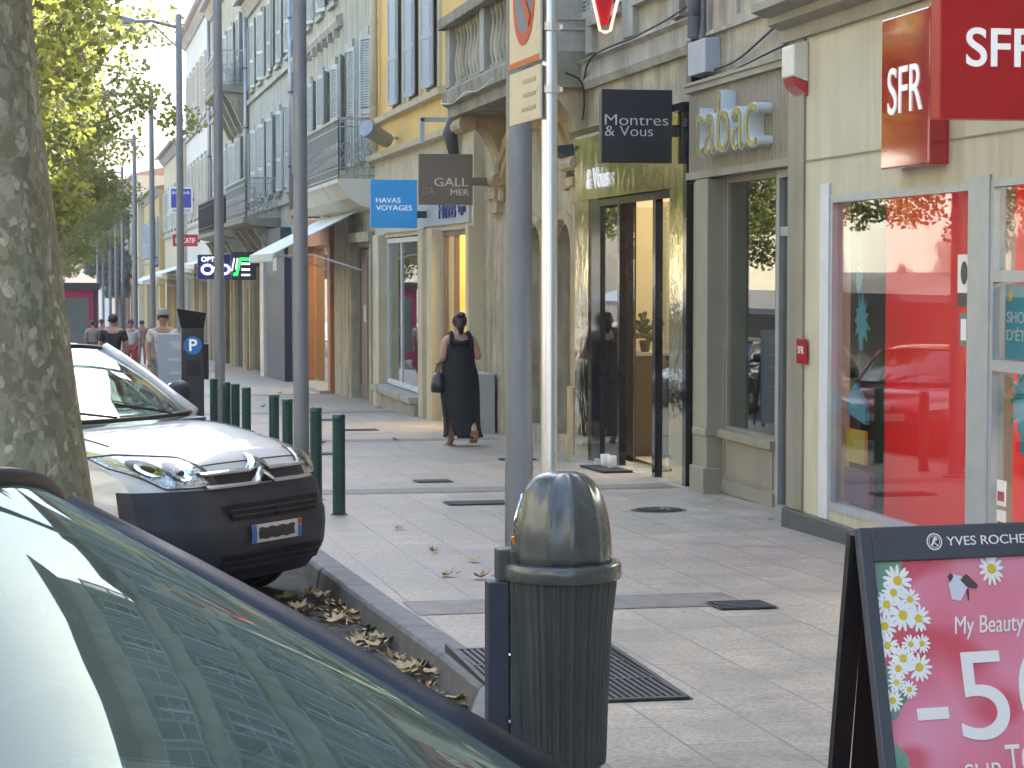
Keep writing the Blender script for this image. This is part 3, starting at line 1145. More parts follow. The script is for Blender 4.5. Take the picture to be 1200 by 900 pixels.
mb.build('arch_moulding', M('ochre stone', (.42, .33, .19), .8, var=.2, scale=3, bump=.4, bscale=30, dirt=(.15, .12, .07), damt=.6), b3)
mb = MB()
mb.prism([(XD, 3.9), (XD - .06, 3.9), (XD - .1, 3.98), (XD - .1, 4.18), (XD - .16, 4.22), (XD, 4.3)], 'y', YM0, 26.5)
mb.box(XD - .04, XD + .01, YM0, 26.4, 4.9, 4.96)
for ya, yb in ((22.2, 22.6), (24.1, 24.6), (26.05, 26.4)):
    mb.box(XD - .07, XD + .01, ya, yb, 4.32, 10.4)
mb.build('string_course', STONEG, b3)
# scrolled consoles and balcony
prof = []
for k in range(9):
    a = PI / 2 * k / 8
    prof.append((XD - .06 - .62 * (1 - math.cos(a)), 3.0 + .92 * math.sin(a)))
cons = [(XD, 2.9), (XD - .1, 2.9)] + prof + [(XD - .72, 3.97), (XD, 3.97)]
mb = MB()
for ya, yb in ((31.6, 32.25), (26.6, 27.2)):
    mb = MB()
    mb.prism(cons, 'y', ya, yb)
    mb.tube([(XD - .58, ya - .02, 3.82), (XD - .58, yb + .02, 3.82)], .13, 12)
    mb.tube([(XD - .12, ya - .02, 3.02), (XD - .12, yb + .02, 3.02)], .1, 12)
    mb.build('console', M('ochre stone', (.42, .33, .19)), b3)
bal = MB()
bal.prism([(XD, 3.93), (XD - .74, 3.93), (XD - .74, 4.08), (XD - .82, 4.12), (XD - .82, 4.3), (XD - .76, 4.36), (XD, 4.36)], 'y', 26.5, 32.35)
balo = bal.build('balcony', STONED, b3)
mb = MB()
mb.box(XD - .8, XD + .01, 26.52, 26.86, 4.362, 5.32)
for z in (4.62, 4.74):
    mb.box(XD - .7, XD - .02, 26.49, 26.53, z, z + .03)
mb.build('balcony_pier', STONEG, balo, bevel=.01)
for ya, yb in ((32.0, 32.33), (29.3, 29.6)):
    mb = MB()
    mb.box(XD - .78, XD - .5, ya, yb, 4.362, 5.22)
    mb.build('balcony_pier', STONEG, balo, bevel=.01)
mb = MB()
mb.box(XD - .88, XD - .44, 26.46, 32.45, 5.22, 5.38)
mb.box(XD - .44, XD + .01, 32.0, 32.4, 5.22, 5.36)
mb.build('balcony_coping', STONED, balo, bevel=.015)
bpos = []
y = 26.98
bp = [(.06, 0), (.06, .06), (.035, .08), (.07, .26), (.06, .4), (.03, .62), (.04, .74), (.06, .78), (.06, .858)]
while y < 31.95:
    if not 29.2 < y < 29.68:
        bpos.append((XD - .66, y))
    y += .27
bpos += [(XD - .4, 32.18), (XD - .2, 32.18)]
for bxx, byy in bpos:
    mb = MB()
    mb.lathe(bp, (bxx, byy, 4.362), 10)
    mb.build('baluster', STONE, balo, smooth=True)
for a, b, c, d in up3:
    window(b3, XD, (a + b) / 2, b - a, c, d - c, surround=STONEG)
    for sg in (-1, 1):
        shutter(b3, SHUT, XD - .06, (a + b) / 2 + sg * .94, .6, c, d - c)
roof(b3, XD, YM0, YA1, 10.8)
# bronze shopfront
XM = 6.13
mb = MB()
mb.box(XM, XD - .002, 21.6, 22.18, -.6, 2.54)
mb.build('shop_cladding', GOLD, b3)
mb = MB()
mb.box(XM, XD - .002, 25.8, 26.5, -.7, 2.54)
mb.build('shop_cladding', GOLD, b3)
mb = MB()
mb.box(XM - .004, XD - .002, 21.6, 26.5, 2.543, 3.3)
mb.build('shop_fascia', GOLD, b3)
mb = MB()
mb.box(XM - .02, XD - .002, 21.47, 21.595, -.62, 3.34)
mb.box(XM - .06, XD - .002, 21.47, 26.55, 3.303, 3.38)
mb.box(XM + .02, XD - .002, 25.36, 25.79, -.62, 2.54)
mb.build('dark_end_panel', BLACKG, b3)
mb = MB()
for ya, yb in ((22.2, 22.25), (22.8, 22.92), (24.36, 24.46), (25.28, 25.35)):
    mb.box(XM + .02, XM + .1, ya, yb, -.56, 2.53)
mb.box(XM + .021, XM + .099, 22.25, 25.28, 2.45, 2.53)
mb.build('door_frame', BLACKG, b3)
mb = MB()
mb.box(XD - .01, XD + .3, 25.335, 25.36, -.55, 2.53)
mb.box(XD - .01, XD + .3, 22.2, 25.33, 2.5, 2.53)
mb.build('door_lining', BLACKG, b3)
pane(b3, XM + .05, 24.47, 25.27, -.5, 2.42, GLASSD)
pane(b3, XM + .06, 22.26, 22.79, -.5, 2.42, GLASSD)
m_ = MB()
m_.box(XM + .08, XM + .45, 23.93, 23.95, -.5, 2.4)
m_.build('glass_door', GLASSD, b3)
mb = MB()
mb.box(XM - .03, XD + .1, 22.2, 25.36, -.8, -.51)
mb.build('threshold', STONEG, b3)
room(b3, 'interior', XD + .31, 21.6, 27.2, -.52, 2.9, 3.5, INTW)
mb = MB()
mb.box(6.62, 8.2, 25.6, 26.4, -.5, .68)
mb.build('counter', BROWN, b3)
mb = MB()
mb.box(6.6, 8.23, 25.57, 26.43, .683, .72)
mb.build('counter_top', STONEG, b3)
mb = MB()
mb.box(6.7, 9.4, 22.8, 26.9, 2.85, 2.88)
mb.build('ceiling_lamp', emis('warm shop lamp', (1, .86, .66), .85), b3)
mb = MB()
mb.box(6.75, 7.05, 27.13, 27.19, 1.7, 2.05)
mb.build('wall_frame', M('warm frame', (.5, .33, .12), .4, var=.1), b3)
t = thing('display_plant', 'dark leafy arrangement on the counter inside the bronze doorway', 'plant', (6.86, 25.9, .72))
mb = MB()
mb.lathe([(.05, 0), (.075, .12), (.07, .14)], (6.86, 25.9, .72), 12)
mb.build('pot', BROWN, t, smooth=True)
mb = MB()
for k in range(34):
    a, e, r = random.uniform(0, 6.28), random.uniform(-.2, 1.4), random.uniform(.12, .3)
    p = Vector((6.86, 25.9, .9))
    q = p + Vector((math.cos(a) * math.cos(e), math.sin(a) * math.cos(e), math.sin(e))) * r
    mb.bar(p, q, .03, .012)
    mb.ell(q, (.035, .035, .03), 6, 4)
mb.build('foliage', LEAFD, t)
t = thing('door_mat', 'dark mat on the pavement in front of the bronze shop doorway', 'mat', (6.0, 24.2, gz(24.2)))
mb = MB()
mb.add([(5.75, 23.5, gz(23.5) + .004), (6.09, 23.5, gz(23.5) + .004), (6.09, 24.6, gz(24.6) + .004), (5.75, 24.6, gz(24.6) + .004), (5.75, 23.5, gz(23.5) + .025), (6.09, 23.5, gz(23.5) + .025), (6.09, 24.6, gz(24.6) + .025), (5.75, 24.6, gz(24.6) + .025)],
       [(0, 3, 2, 1), (4, 5, 6, 7), (0, 1, 5, 4), (1, 2, 6, 5), (2, 3, 7, 6), (3, 0, 4, 7)])
mb.build('mat', RUBBER, t)
for k, (lab, yy) in enumerate((('left small white pot standing on the doorway mat', 24.32), ('right small white pot standing on the doorway mat', 24.02))):
    t = tag(MB().lathe([(.045, 0), (.05, .01), (.055, .13), (.05, .135), (.045, .02)], (5.98, yy, gz(yy) + .026), 16).build('white_pot', WHITEP, smooth=True), lab, 'pot', 'white pots at the shop door')
t = thing('fascia_letters', 'small white letters on the polished bronze fascia below the black sign', 'sign', (XM, 25, 2.6))
text('lettering', '& Vous', WHITEE, t, (XM - .03, 25.75, 2.66), height=.24, width=1.1, ext=.012, **FL)
t = flag_sign('flag_sign', 'black square sign for a watch shop projecting over the bronze front', 5.34, 6.08, 21.9, 2.79, 3.53, .12, BLACKS, XD - .18, 3.12, BLACK)
SIL = M('silver letter', (.55, .58, .6), .3, .3, var=.03, emit=.02)
text('lettering', 'Montres', SIL, t, (5.375, 21.897, 3.17), height=.105, width=.66, ext=.004, bevel=-.012, **FC)
text('lettering', '& Vous', SIL, t, (5.375, 21.897, 3.06), height=.10, width=.5, ext=.004, bevel=-.012, **FC)
t = thing('wall_lamp', 'small dark bracket lamp with grey box left of the black square sign', 'lamp', (XD, 27.2, 3.0))
mb = MB()
mb.prism([(XD, 3.28), (XD - .34, 3.24), (XD - .3, 3.18), (XD - .06, 3.08), (XD, 3.08)], 'y', 26.95, 27.45)
mb.build('hood', DARKG, t)
mb = MB()
mb.box(XD - .16, XD - .02, 27.05, 27.3, 2.86, 3.07)
mb.build('casing', TAUPE, t, bevel=.01)
cable('looped black cable hanging on the stone wall beside the bracket lamp', [(XD - .3, 26.52 - .06, 4.1), (XD - .12, 26.42, 4.0), (XD - .08, 26.4, 3.75), (XD - .06, 26.6, 3.55), (XD - .05, 26.75, 3.7), (XD - .05, 26.6, 3.92), (XD - .2, 25.5, 4.2), (XD - .19, 23.5, 4.24), (XD - .19, 22.2, 4.28), (XD - .08, 21.5, 4.4)])
cable('pale cable drooping along the underside of the stone balcony', [(XD - .86, 32.3, 4.16), (XD - .88, 31.2, 4.07), (XD - .86, 30.2, 4.15), (XD - .88, 29.2, 4.09), (XD - .86, 28.2, 4.18)], .005, WHITEP)
t = thing('utility_cabinet', 'grey steel utility cabinet standing against the wall behind the lamp post', 'cabinet', (6.1, 32.7, gz(32.7)))
mb = MB()
mb.box(5.86, 6.26, 32.3, 33.3, -.72, .17)
mb.build('body', M('cabinet grey', (.33, .36, .34), .5, var=.08, scale=4), t, bevel=.015)
mb = MB()
mb.box(5.85, 5.862, 32.36, 32.78, -.64, .1)
mb.box(5.85, 5.862, 32.82, 33.24, -.64, .1)
mb.build('door', M('cabinet door', (.3, .33, .31), .5, var=.08, scale=4), t)

# ------------------------------------------------------------------ 4. yellow house with the travel agency
XY = 6.2
b4 = thing('yellow_house', 'yellow rendered house with blue grey shutters above a cream shopfront', 'building', (XY, 39, gz(39)))
up4 = [(yc - .55, yc + .55, z, z + hh) for yc in (37.4, 39.4, 41.4) for z, hh in ((4.82, 2.2), (7.45, 1.4))]
op4 = [(33.75, 36.4, -.75, 2.36), (38.2, 42.9, -.5, 2.34)]
mb = MB()
wall_open(mb, XY, YA1, 44.4, 3.9, 9.2, up4, .2)
shell(mb, XY, YA1, 44.4, 3.9, 9.2)
mb.build('wall', YELL, b4)
mb = MB()
wall_open(mb, XY - .06, YA1 + .01, 44.4, -1.3, 3.9, op4, .24)
shell(mb, XY, YA1, 44.4, -1.4, 3.9)
mb.quad((XY - .06, YA1 + .012, -1.3), (XY + .2, YA1 + .012, -1.3), (XY + .2, YA1 + .012, 3.9), (XY - .06, YA1 + .012, 3.9))
mb.build('shopfront', CREAM2, b4)
mb = MB()
mb.prism([(XY, 3.84), (XY - .22, 3.88), (XY - .24, 3.98), (XY, 4.06)], 'y', YA1 + .02, 44.38)
mb.prism([(XY, 4.6), (XY - .12, 4.62), (XY - .14, 4.72), (XY, 4.76)], 'y', 36.2, 44.2)
mb.build('cornice', CREAM2, b4)
for a, b, c, d in up4:
    w = window(b4, XY, (a + b) / 2, b - a, c, d - c)
    g = MB()
    g.box(XY - .05, XY + .02, a - .2, a - .002, c - .04, d + .15)
    g.box(XY - .05, XY + .02, b + .002, b + .2, c - .04, d + .15)
    g.build('surround', CREAM2, w)
    for sg in (-1, 1):
        shutter(b4, SHUTB, XY - .10, (a + b) / 2 + sg * .29, .54, c, d - c, slats=False, turn=sg * .12)
roof(b4, XY, YA1, 44.4, 9.2)
mb = MB()
mb.box(XY - .1, XY - .05, 33.6, 38.0, 2.45, 2.95)
mb.box(XY - .1, XY - .05, 38.0, 43.2, 2.42, 2.9)
mb.build('fascia', M('fascia grey blue', (.40, .43, .43), .5, var=.06), b4)
mb = MB()
for px_, ya, yb in ((.22, 36.45, 36.95), (.18, 37.7, 38.15), (.2, 42.95, 43.75), (.14, YA1 + .05, 33.7)):
    mb = MB()
    mb.box(XY - px_, XY - .04, ya, yb, gz(yb) - .2, 2.4)
    mb.build('pilaster', CREAM2, b4, bevel=.015)
mb = MB()
mb.box(XY - .35, XY - .03, 38.18, 42.93, -.62, -.5)
mb.box(XY - .25, XY - .03, 38.2, 42.9, -1.3, -.621)
mb.build('window_sill', STONEG, b4, bevel=.01)
mb = MB()
frame_rect(mb, XY - .03, XY + .05, 38.22, 42.88, -.48, 2.32, .09)
mb.box(XY - .02, XY + .04, 41.1, 41.2, -.4, 2.25)
mb.build('window_frame', WHITEF, b4)
pane(b4, XY, 38.3, 42.8, -.4, 2.24, GLASSD)
mb = MB()
frame_rect(mb, XY - .02, XY + .06, 33.76, 36.38, -.75, 2.35, .08)
mb.box(XY - .02, XY + .06, 35.3, 35.4, -.7, 2.28)
mb.build('door_frame', DOORB, b4)
pane(b4, XY + .01, 35.4, 36.3, -.7, 2.27, GLASSD)
room(b4, 'interior', XY + .19, 33.5, 37.3, -.75, 2.9, 3, M('yellow interior', (.62, .47, .2), .7, var=.08))
room(b4, 'interior', XY + .19, 37.4, 43.4, -1.0, 2.9, 3, INTD)
mb = MB()
mb.box(6.6, 9, 33.8, 37.0, 2.84, 2.87)
mb.build('ceiling_lamp', emis('yellow shop lamp', (1, .78, .42), 1.9), b4)
t = thing('fascia_letters', 'dark blue lettering on the pale fascia above the yellow lit doorway', 'sign', (XY, 35.5, 2.5))
text('lettering', 'Havas', NAVYS, t, (XY - .11, 36.3, 2.55), height=.32, width=1.6, ext=.012, bevel=.01, **FL)
text('lettering', 'lign', NAVYS, t, (XY - .11, 34.45, 2.56), height=.2, width=.6, ext=.012, **FL)
t = flag_sign('flag_sign', 'bright blue square sign of the travel agency below the iron balcony', 5.13, 5.93, 37.6, 2.43, 3.25, .12, BLUES, XY - .06, 2.66, NAVY)
text('lettering', 'HAVAS', WHITEE, t, (5.22, 37.597, 2.86), height=.085, width=.42, ext=.004, **FC)
text('lettering', 'VOYAGES', WHITEE, t, (5.22, 37.597, 2.73), height=.085, width=.62, ext=.004, **FC)
t = flag_sign('flag_sign', 'brown grey square sign with thin pale letters beside the blue square', 5.07, 5.87, 32.0, 2.66, 3.4, .1, TAUPES, XD - .02, 3.0, TAUPES)
PALE = M('pale letter', (.6, .56, .46), .4, var=.03, emit=.02)
text('lettering', 'GALL', PALE, t, (5.30, 31.997, 2.93), height=.12, width=.5, ext=.004, **FC)
text('lettering', 'MER', PALE, t, (5.54, 31.997, 2.8), height=.085, width=.27, ext=.004, **FC)
text('lettering', 'GA', M('faded letter', (.28, .25, .21), .4), t, (5.12, 31.997, 2.8), height=.11, width=.18, ext=.003, **FC)
t = thing('downpipe', 'cream downpipe at the left edge of the yellow house', 'downpipe', (XY, 44.0, gz(44)))
mb = MB()
mb.tube([(XY - .12, 44.05, 4.1), (XY - .12, 44.05, 9.2)], .08, 10)
mb.build('pipe', CREAM2, t, smooth=True)
mb = MB()
for z in (4.9, 6.6, 8.4):
    mb.lathe([(.095, z), (.095, z + .06)], (XY - .12, 44.05, 0), 10)
mb.build('clamp', CREAM2, t)
t = thing('wall_camera', 'grey drum shaped camera on the yellow wall below the sill band', 'camera', (XY, 41.5, 4.3))
mb = MB()
mb.tube([(XY - .62, 41.3, 4.34), (XY - .2, 41.7, 4.16)], .15, 14)
mb.build('housing', M('camera taupe', (.3, .26, .2), .5), t, smooth=False)
mb = MB()
mb.tube([(XY - .66, 41.26, 4.36), (XY - .62, 41.3, 4.342)], .16, 14)
mb.build('front_ring', ZINC, t)
mb = MB()
mb.bar((XY - .3, 41.6, 4.2), (XY, 41.6, 4.2), .05)
mb.build('bracket', ZINC, t)
t = thing('cctv_bracket', 'grey angled steel bracket with a dark camera near the stone console', 'camera', (XY, 35, 3.9))
mb = MB()
mb.bar((XY, 35.0, 4.1), (XY - .62, 35.0, 4.1), .07)
mb.bar((XY - .6, 35.0, 4.12), (XY - .6, 35.0, 3.72), .07)
mb.build('arm', M('bracket blue grey', (.38, .42, .47), .5), t)
mb = MB()
mb.tube([(XY - .1, 34.6, 4.3), (XY - .22, 34.6, 3.85), (XY - .15, 34.6, 3.5)], [.07, .12, .08], 10)
mb.build('camera_body', DARKG, t, smooth=True)

# ------------------------------------------------------------------ 5. grey green house with the iron balcony
XG = 6.2
b5 = thing('balcony_house', 'grey green house with louvred shutters and a long pale iron balcony', 'building', (XG, 51, gz(51)))
Y0, Y1 = 44.4, 60.5
up5 = [(yc - .55, yc + .55, 3.95, 6.5) for yc in (46.0, 48.6)] + [(yc - .5, yc + .5, 4.3, 6.4) for yc in (51.6, 54.2, 56.8, 59.2)] + [(yc - .5, yc + .5, 7.9, 10.0) for yc in (46.0, 48.6, 51.6, 54.2, 56.8, 59.2)]
op5 = [(44.75, 47.6, -1.02, 2.2), (51.0, 56.3, -1.1, 2.25)]
mb = MB()
wall_open(mb, XG, Y0, Y1, -1.7, 10.4, up5 + op5, .24)
shell(mb, XG, Y0, Y1, -1.8, 10.4)
mb.build('wall', GREENW, b5)
for a, b, c, d in up5:
    window(b5, XG, (a + b) / 2, b - a, c, d - c, surround=STONEG, sill=c > 4)
    for sg in (-1, 1):
        shutter(b5, SHUT, XG - .1, (a + b) / 2 + sg * .86, .54, c, d - c, turn=-sg * random.uniform(.05, .5))
roof(b5, XG, Y0, Y1, 10.4)
mb = MB()
mb.prism([(XG, 7.2), (XG - .1, 7.2), (XG - .16, 7.32), (XG - .16, 7.42), (XG, 7.5)], 'y', 50.0, Y1)
for k in range(9):
    yy = 50.6 + k * 1.15
    mb.box(XG - .14, XG, yy, yy + .2, 7.02, 7.2)
mb.build('string_course', STONEG, b5)
mb = MB()
mb.prism([(XG, 3.55), (5.40, 3.55), (5.40, 3.47), (5.46, 3.40), (5.62, 3.16), (5.9, 3.0), (XG, 2.93)], 'y', 44.45, 52.2)
sl = mb.build('balcony', WHITEW, b5)
iron_rail(sl, 5.43, XG, 44.5, 52.1, 3.552, 1.2, IRON)
mb = MB()
mb.box(XG + .05, XG + .1, 44.8, 47.55, -1.0, 2.15)
dr = mb.build('door', DOORB, b5)
mb = MB()
for ya, yb in ((44.9, 46.1), (46.25, 47.45)):
    frame_rect(mb, XG + .03, XG + .05, ya, yb, -.8, 2.0, .08)
mb.build('panel_frame', DOORB, dr)
mb = MB()
mb.box(XG + .02, XG + .045, 46.4, 46.75, .62, .98)
mb.build('letter_plate', M('plate pale', (.45, .46, .42), .5), dr)
mb = MB()
mb.box(XG - .14, XG + .01, 44.42, 44.74, -1.2, 2.3)
mb.box(XG - .14, XG + .01, 47.62, 47.95, -1.2, 2.3)
mb.box(XG - .2, XG + .01, 44.42, 48.0, 2.3, 2.5)
mb.box(XG - .12, XG + .01, 48.2, 50.8, -1.3, 3.0)
mb.build('door_surround', STONE, b5)
mb = MB()
mb.box(XG - .22, XG + .02, 50.85, 51.35, -1.2, 2.3)
mb.box(XG - .22, XG + .02, 56.0, 56.6, -1.3, 2.3)
mb.box(XG - .24, XG + .02, 50.85, 56.6, 2.3, 2.95)
mb.box(XG - .05, XG + .06, 52.6, 52.75, -1.0, 2.3)
mb.build('shop_surround', TERRA, b5, bevel=.015)
mb = MB()
mb.box(XG - .45, XG + .05, 50.9, 56.5, -1.4, -1.06)
mb.build('door_step', STONEG, b5)
pane(b5, XG + .02, 52.8, 55.95, -1.0, 2.25, GLASSD)
room(b5, 'interior', XG + .25, 50.9, 56.6, -1.05, 2.8, 3, M('dim warm interior', (.4, .32, .18), .7))
mb = MB()
mb.box(6.7, 8.5, 52, 55.5, 2.74, 2.77)
mb.build('ceiling_lamp', emis('dim shop lamp', (1, .85, .6), 1.8), b5)
AWN = grooved_mat('pale awning cloth', (.55, .60, .55), 'Y', 1.6, .3)


def awning(label, X, y0, y1, z1, out, drop, mat=AWN, group='awnings over the shops'):
    t = thing('awning', label, 'awning', (X, (y0 + y1) / 2, z1), 0, group)
    mb = MB()
    mb.add([(X, y0, z1), (X - out, y0, z1 - drop), (X - out, y1, z1 - drop), (X, y1, z1), (X, y0, z1 - .025), (X - out, y0, z1 - drop - .025), (X - out, y1, z1 - drop - .025), (X, y1, z1 - .025)],
           [(0, 1, 2, 3), (7, 6, 5, 4), (0, 4, 5, 1), (1, 5, 6, 2), (2, 6, 7, 3), (3, 7, 4, 0)])
    mb.build('canopy', mat, t)
    mb = MB()
    n = int((y1 - y0) / .25)
    rows = []
    top = [(X - out - .002, y0 + (y1 - y0) * k / (2 * n), z1 - drop - .005) for k in range(2 * n + 1)]
    bot = [(X - out - .012, y0 + (y1 - y0) * k / (2 * n), z1 - drop - (.2 if k % 2 else .15)) for k in range(2 * n + 1)]
    mb.grid([top, bot])
    mb.build('valance', mat, t, thick=.01)
    mb = MB()
    mb.tube([(X - out + .03, y0, z1 - drop - .05), (X - out + .03, y1, z1 - drop - .05)], .03, 8)
    for yy in (y0 + .2, y1 - .2):
        mb.bar((X, yy, z1 - drop - .35), (X - out * .55, yy, z1 - drop * .9 - .12), .035)
        mb.bar((X - out * .55, yy, z1 - drop * .9 - .12), (X - out + .03, yy, z1 - drop - .06), .035)
    mb.build('frame', WHITEF, t)
    return t


awning('long pale green white awning sloping out below the iron balcony', XG - .02, 46.6, 52.6, 3.02, 1.88, .95)
t = thing('wall_clock', 'small round pale disc on the house wall left of the iron balcony', 'clock', (XG, 56.5, 2.6))
mb = MB()
mb.tube([(5.55, 54.6, 3.02), (5.55, 54.66, 3.02)], .2, 20)
mb.build('face', CREAM, t)
mb = MB()
mb.tube([(5.55, 54.58, 3.02), (5.55, 54.599, 3.02)], .06, 12)
mb.bar((5.58, 54.63, 3.02), (6.2, 54.63, 3.02), .04)
mb.build('centre_arm', DARKG, t)
# ------------------------------------------------------------------ 6. the houses further down the street
def far_house(label, X, y0, y1, h, mat, rows, ground, sh=SHUT, shopmat=None, roofmat=None, wn=None, ww=1.0, name='town_house', turn=.2):
    t = thing(name, label, 'building', (X, (y0 + y1) / 2, gz((y0 + y1) / 2)))
    g0 = gz(y1)
    n = wn or max(1, int((y1 - y0) / 2.7))
    cs = [y0 + (y1 - y0) * (i + .5) / n for i in range(n)]
    ups = [(c - ww / 2, c + ww / 2, z, z + hh) for z, hh in rows for c in cs]
    mb = MB()
    wall_open(mb, X, y0, y1, g0 - .3, h, ups + ground, .25)
    shell(mb, X, y0, y1, g0 - .5, h)
    mb.build('wall', mat, t)
    for a, b, c, d in ups:
        window(t, X, (a + b) / 2, b - a, c, d - c, surround=STONEG, rows=2)
        for sg in (-1, 1):
            shutter(t, sh, X - .09, (a + b) / 2 + sg * ww * .8, ww * .52, c, d - c, turn=-sg * turn * random.uniform(.1, 2.2))
    roof(t, X, y0, y1, h, mat=roofmat)
    mb = MB()
    for z, hh in rows:
        mb.box(X - .1, X + .01, y0 + .02, y1 - .02, z - .42, z - .28)
    mb.prism([(X, h - .4), (X - .1, h - .4), (X - .3, h - .12), (X - .3, h), (X, h)], 'y', y0 + .02, y1 - .02)
    mb.build('string_course', STONEG, t)
    if ground:
        zt = max(o[3] for o in ground)
        for a, b, c, d in ground:
            for ya, yb in ((a - .28, a - .002), (b + .002, b + .28)):
                mb = MB()
                mb.box(X - .12, X + .02, ya, yb, c - .3, d + .02)
                mb.build('shop_pilaster', shopmat or CREAM2, t)
        mb = MB()
        mb.box(X - .16, X + .02, y0 + .1, y1 - .1, zt + .05, zt + .55)
        mb.build('fascia', shopmat or CREAM2, t)
        for a, b, c, d in ground:
            mb = MB()
            mb.box(X + .05, X + .06, a, b, c, d)
            mb.build('shop_window', WGLASS, t)
    return t


b6 = far_house('blue grey house with slatted shutters and a white ironwork balcony over dark shops', XY, 60.55, 75.5, 10.6, BLUEW, [(4.0, 2.3), (7.7, 2.1)], [(66.9, 69.0, -1.5, 2.1), (70.2, 74.6, -1.6, 2.1)], SHUT, OCHRE, wn=5)
mb = MB()
mb.box(5.92, 6.21, 61.0, 66.4, -1.8, 2.35)
mb.box(5.80, 6.21, 60.8, 66.6, 2.35, 2.9)
mb.build('shop_front', NAVY, b6, bevel=.02)
mb = MB()
mb.box(5.908, 5.919, 63.0, 64.2, 1.7, 2.15)
mb.build('notice', CREAM, b6)
mb = MB()
mb.box(5.85, 6.21, 66.65, 67.9, -1.9, 2.3)
mb.build('pier', WHITEW, b6)
mb = MB()
mb.prism([(XY, 3.25), (5.12, 3.25), (5.12, 3.12), (5.3, 3.05), (XY, 2.95)], 'y', 64.8, 73.0)
s6 = mb.build('balcony', STONED, b6)
iron_rail(s6, 5.2, XY, 64.95, 72.8, 3.252, 1.15, IRON)
for yy in (65.0, 67.5, 70, 72.4):
    mb = MB()
    mb.prism([(XY, 2.0), (XY - .15, 2.0), (5.5, 2.8), (5.4, 2.949), (XY, 2.949)], 'y', yy, yy + .3)
    mb.build('console', STONED, s6)

b7 = far_house('tall weathered house with a dark netted balcony and another high under the eaves', XY, 75.55, 95, 12.6, GREENW, [(3.9, 2.5), (8.3, 2.4)], [(77.5, 81.5, -1.8, 2.0), (83.5, 87.5, -1.9, 2.0), (89.5, 93.5, -2.1, 2.0)], SHUT, SAND, wn=6, ww=1.1)
for z0, ya, yb, net in ((8.0, 75.8, 83.0, NAVY), (3.1, 75.9, 88.0, M('green netting', (.03, .045, .04), .8))):
    mb = MB()
    mb.prism([(XY, z0), (5.15, z0), (5.15, z0 - .14), (5.4, z0 - .22), (XY, z0 - .3)], 'y', ya, yb)
    s7 = mb.build('balcony', STONED, b7)
    iron_rail(s7, 5.2, XY, ya + .05, yb - .05, z0 + .002, 1.15, IROND if z0 < 5 else IRON, netting=None if z0 > 5 else net, ornate=z0 > 5)
    if z0 > 5:
        mb = MB()
        mb.box(5.235, 5.25, ya + 1.0, yb - .1, z0 + .03, z0 + 1.12)
        mb.build('screen_sheet', net, s7)
    k = ya + .1
    while k < yb - .3:
        mb = MB()
        mb.prism([(XY, z0 - 1.5), (XY - .2, z0 - 1.45), (5.55, z0 - .5), (5.4, z0 - .301), (XY, z0 - .301)], 'y', k, k + .4)
        k += 2.2
        mb.build('console', STONED, s7)

b8 = far_house('tall cream house with closed grey shutters and a projecting eave against the sky', 6.2, 95.05, 115, 13.3, WHITEW, [(4.2, 2.6), (8.6, 2.6)], [(97, 101, -2.3, 1.6), (103, 107, -2.4, 1.6), (109, 113, -2.5, 1.6)], SHUTC, SAND, wn=7, ww=1.0, turn=.05)
b9 = far_house('low sand coloured house with red fascia sign beyond the tall cream house', 5.9, 115.1, 134, 8.3, SAND, [(4.0, 2.2)], [(117, 121, -2.9, 1.2), (124, 129, -3, 1.2)], SHUTC, OCHRE, wn=5)
b10 = far_house('small ochre house near the far end of the shop row', 5.6, 134.1, 160, 6.6, OCHRE, [(2.6, 2.2)], [(137, 143, -3.3, .8), (147, 153, -3.4, .8)], SHUTB, SAND, wn=6)
b11 = far_house('pale yellow house with cream shutters closing the row far away', 5.2, 160.1, 200, 8.5, SAND, [(3.0, 2.4), (5.6, 2.0)], [(165, 175, -4.2, .6), (182, 192, -4.5, .6)], SHUTC, TERRA, wn=7)
b12 = far_house('distant white house at the very end of the street', 4.0, 205, 260, 9.5, WHITEW, [(0, 2.4), (4, 2.4)], [], SHUTC, None, wn=8, turn=.02)

for lab, yy, zz in (('grey downpipe between the iron balcony house and the blue grey house', 60.4, 10.3), ('dark downpipe at the seam before the netted balcony house', 75.6, 10.5), ('pale downpipe at the corner of the tall cream house', 94.9, 12.4)):
    t = thing('downpipe', lab, 'downpipe', (6.2, yy, 0))
    mb = MB()
    mb.tube([(6.08, yy, 3.0), (6.08, yy, zz)], .08, 8)
    mb.tube([(6.08, yy, 3.0), (6.14, yy, 2.8), (6.14, yy, gz(yy))], .07, 8)
    mb.build('pipe', ZINC, t, smooth=True)
    for z in (4.5, 6.5, 8.5):
        mb = MB()
        mb.lathe([(.095, z), (.095, z + .06)], (6.08, yy, 0), 8)
        mb.build('clamp', DARKG, t)
t = flag_sign('flag_sign', 'navy and white bank style sign high on the far houses beside a lamp post', 4.95, 6.05, 107, 4.45, 5.7, .15, WHITEP, 6.2, 5.1)
mb = MB()
mb.box(5.03, 5.97, 106.99, 106.999, 4.72, 5.62)
mb.build('blue_field', M('sign royal blue', (.03, .035, .30), .4, emit=.02), t)
text('lettering', 'BANQUE', WHITEE, t, (5.1, 106.985, 5.35), height=.14, width=.8, ext=.004, **FC)
text('lettering', 'AGENCE', NAVYS, t, (5.1, 106.99, 4.52), height=.12, width=.8, ext=.004, **FC)
t = flag_sign('flag_sign', 'red sign with white letters above the far grey awning', 4.95, 6.1, 104, 2.85, 3.4, .15, REDD, 6.2, 3.1)
text('lettering', 'LOCATIF', WHITEE, t, (5.08, 103.995, 3.0), height=.24, width=.9, ext=.004, **FC)
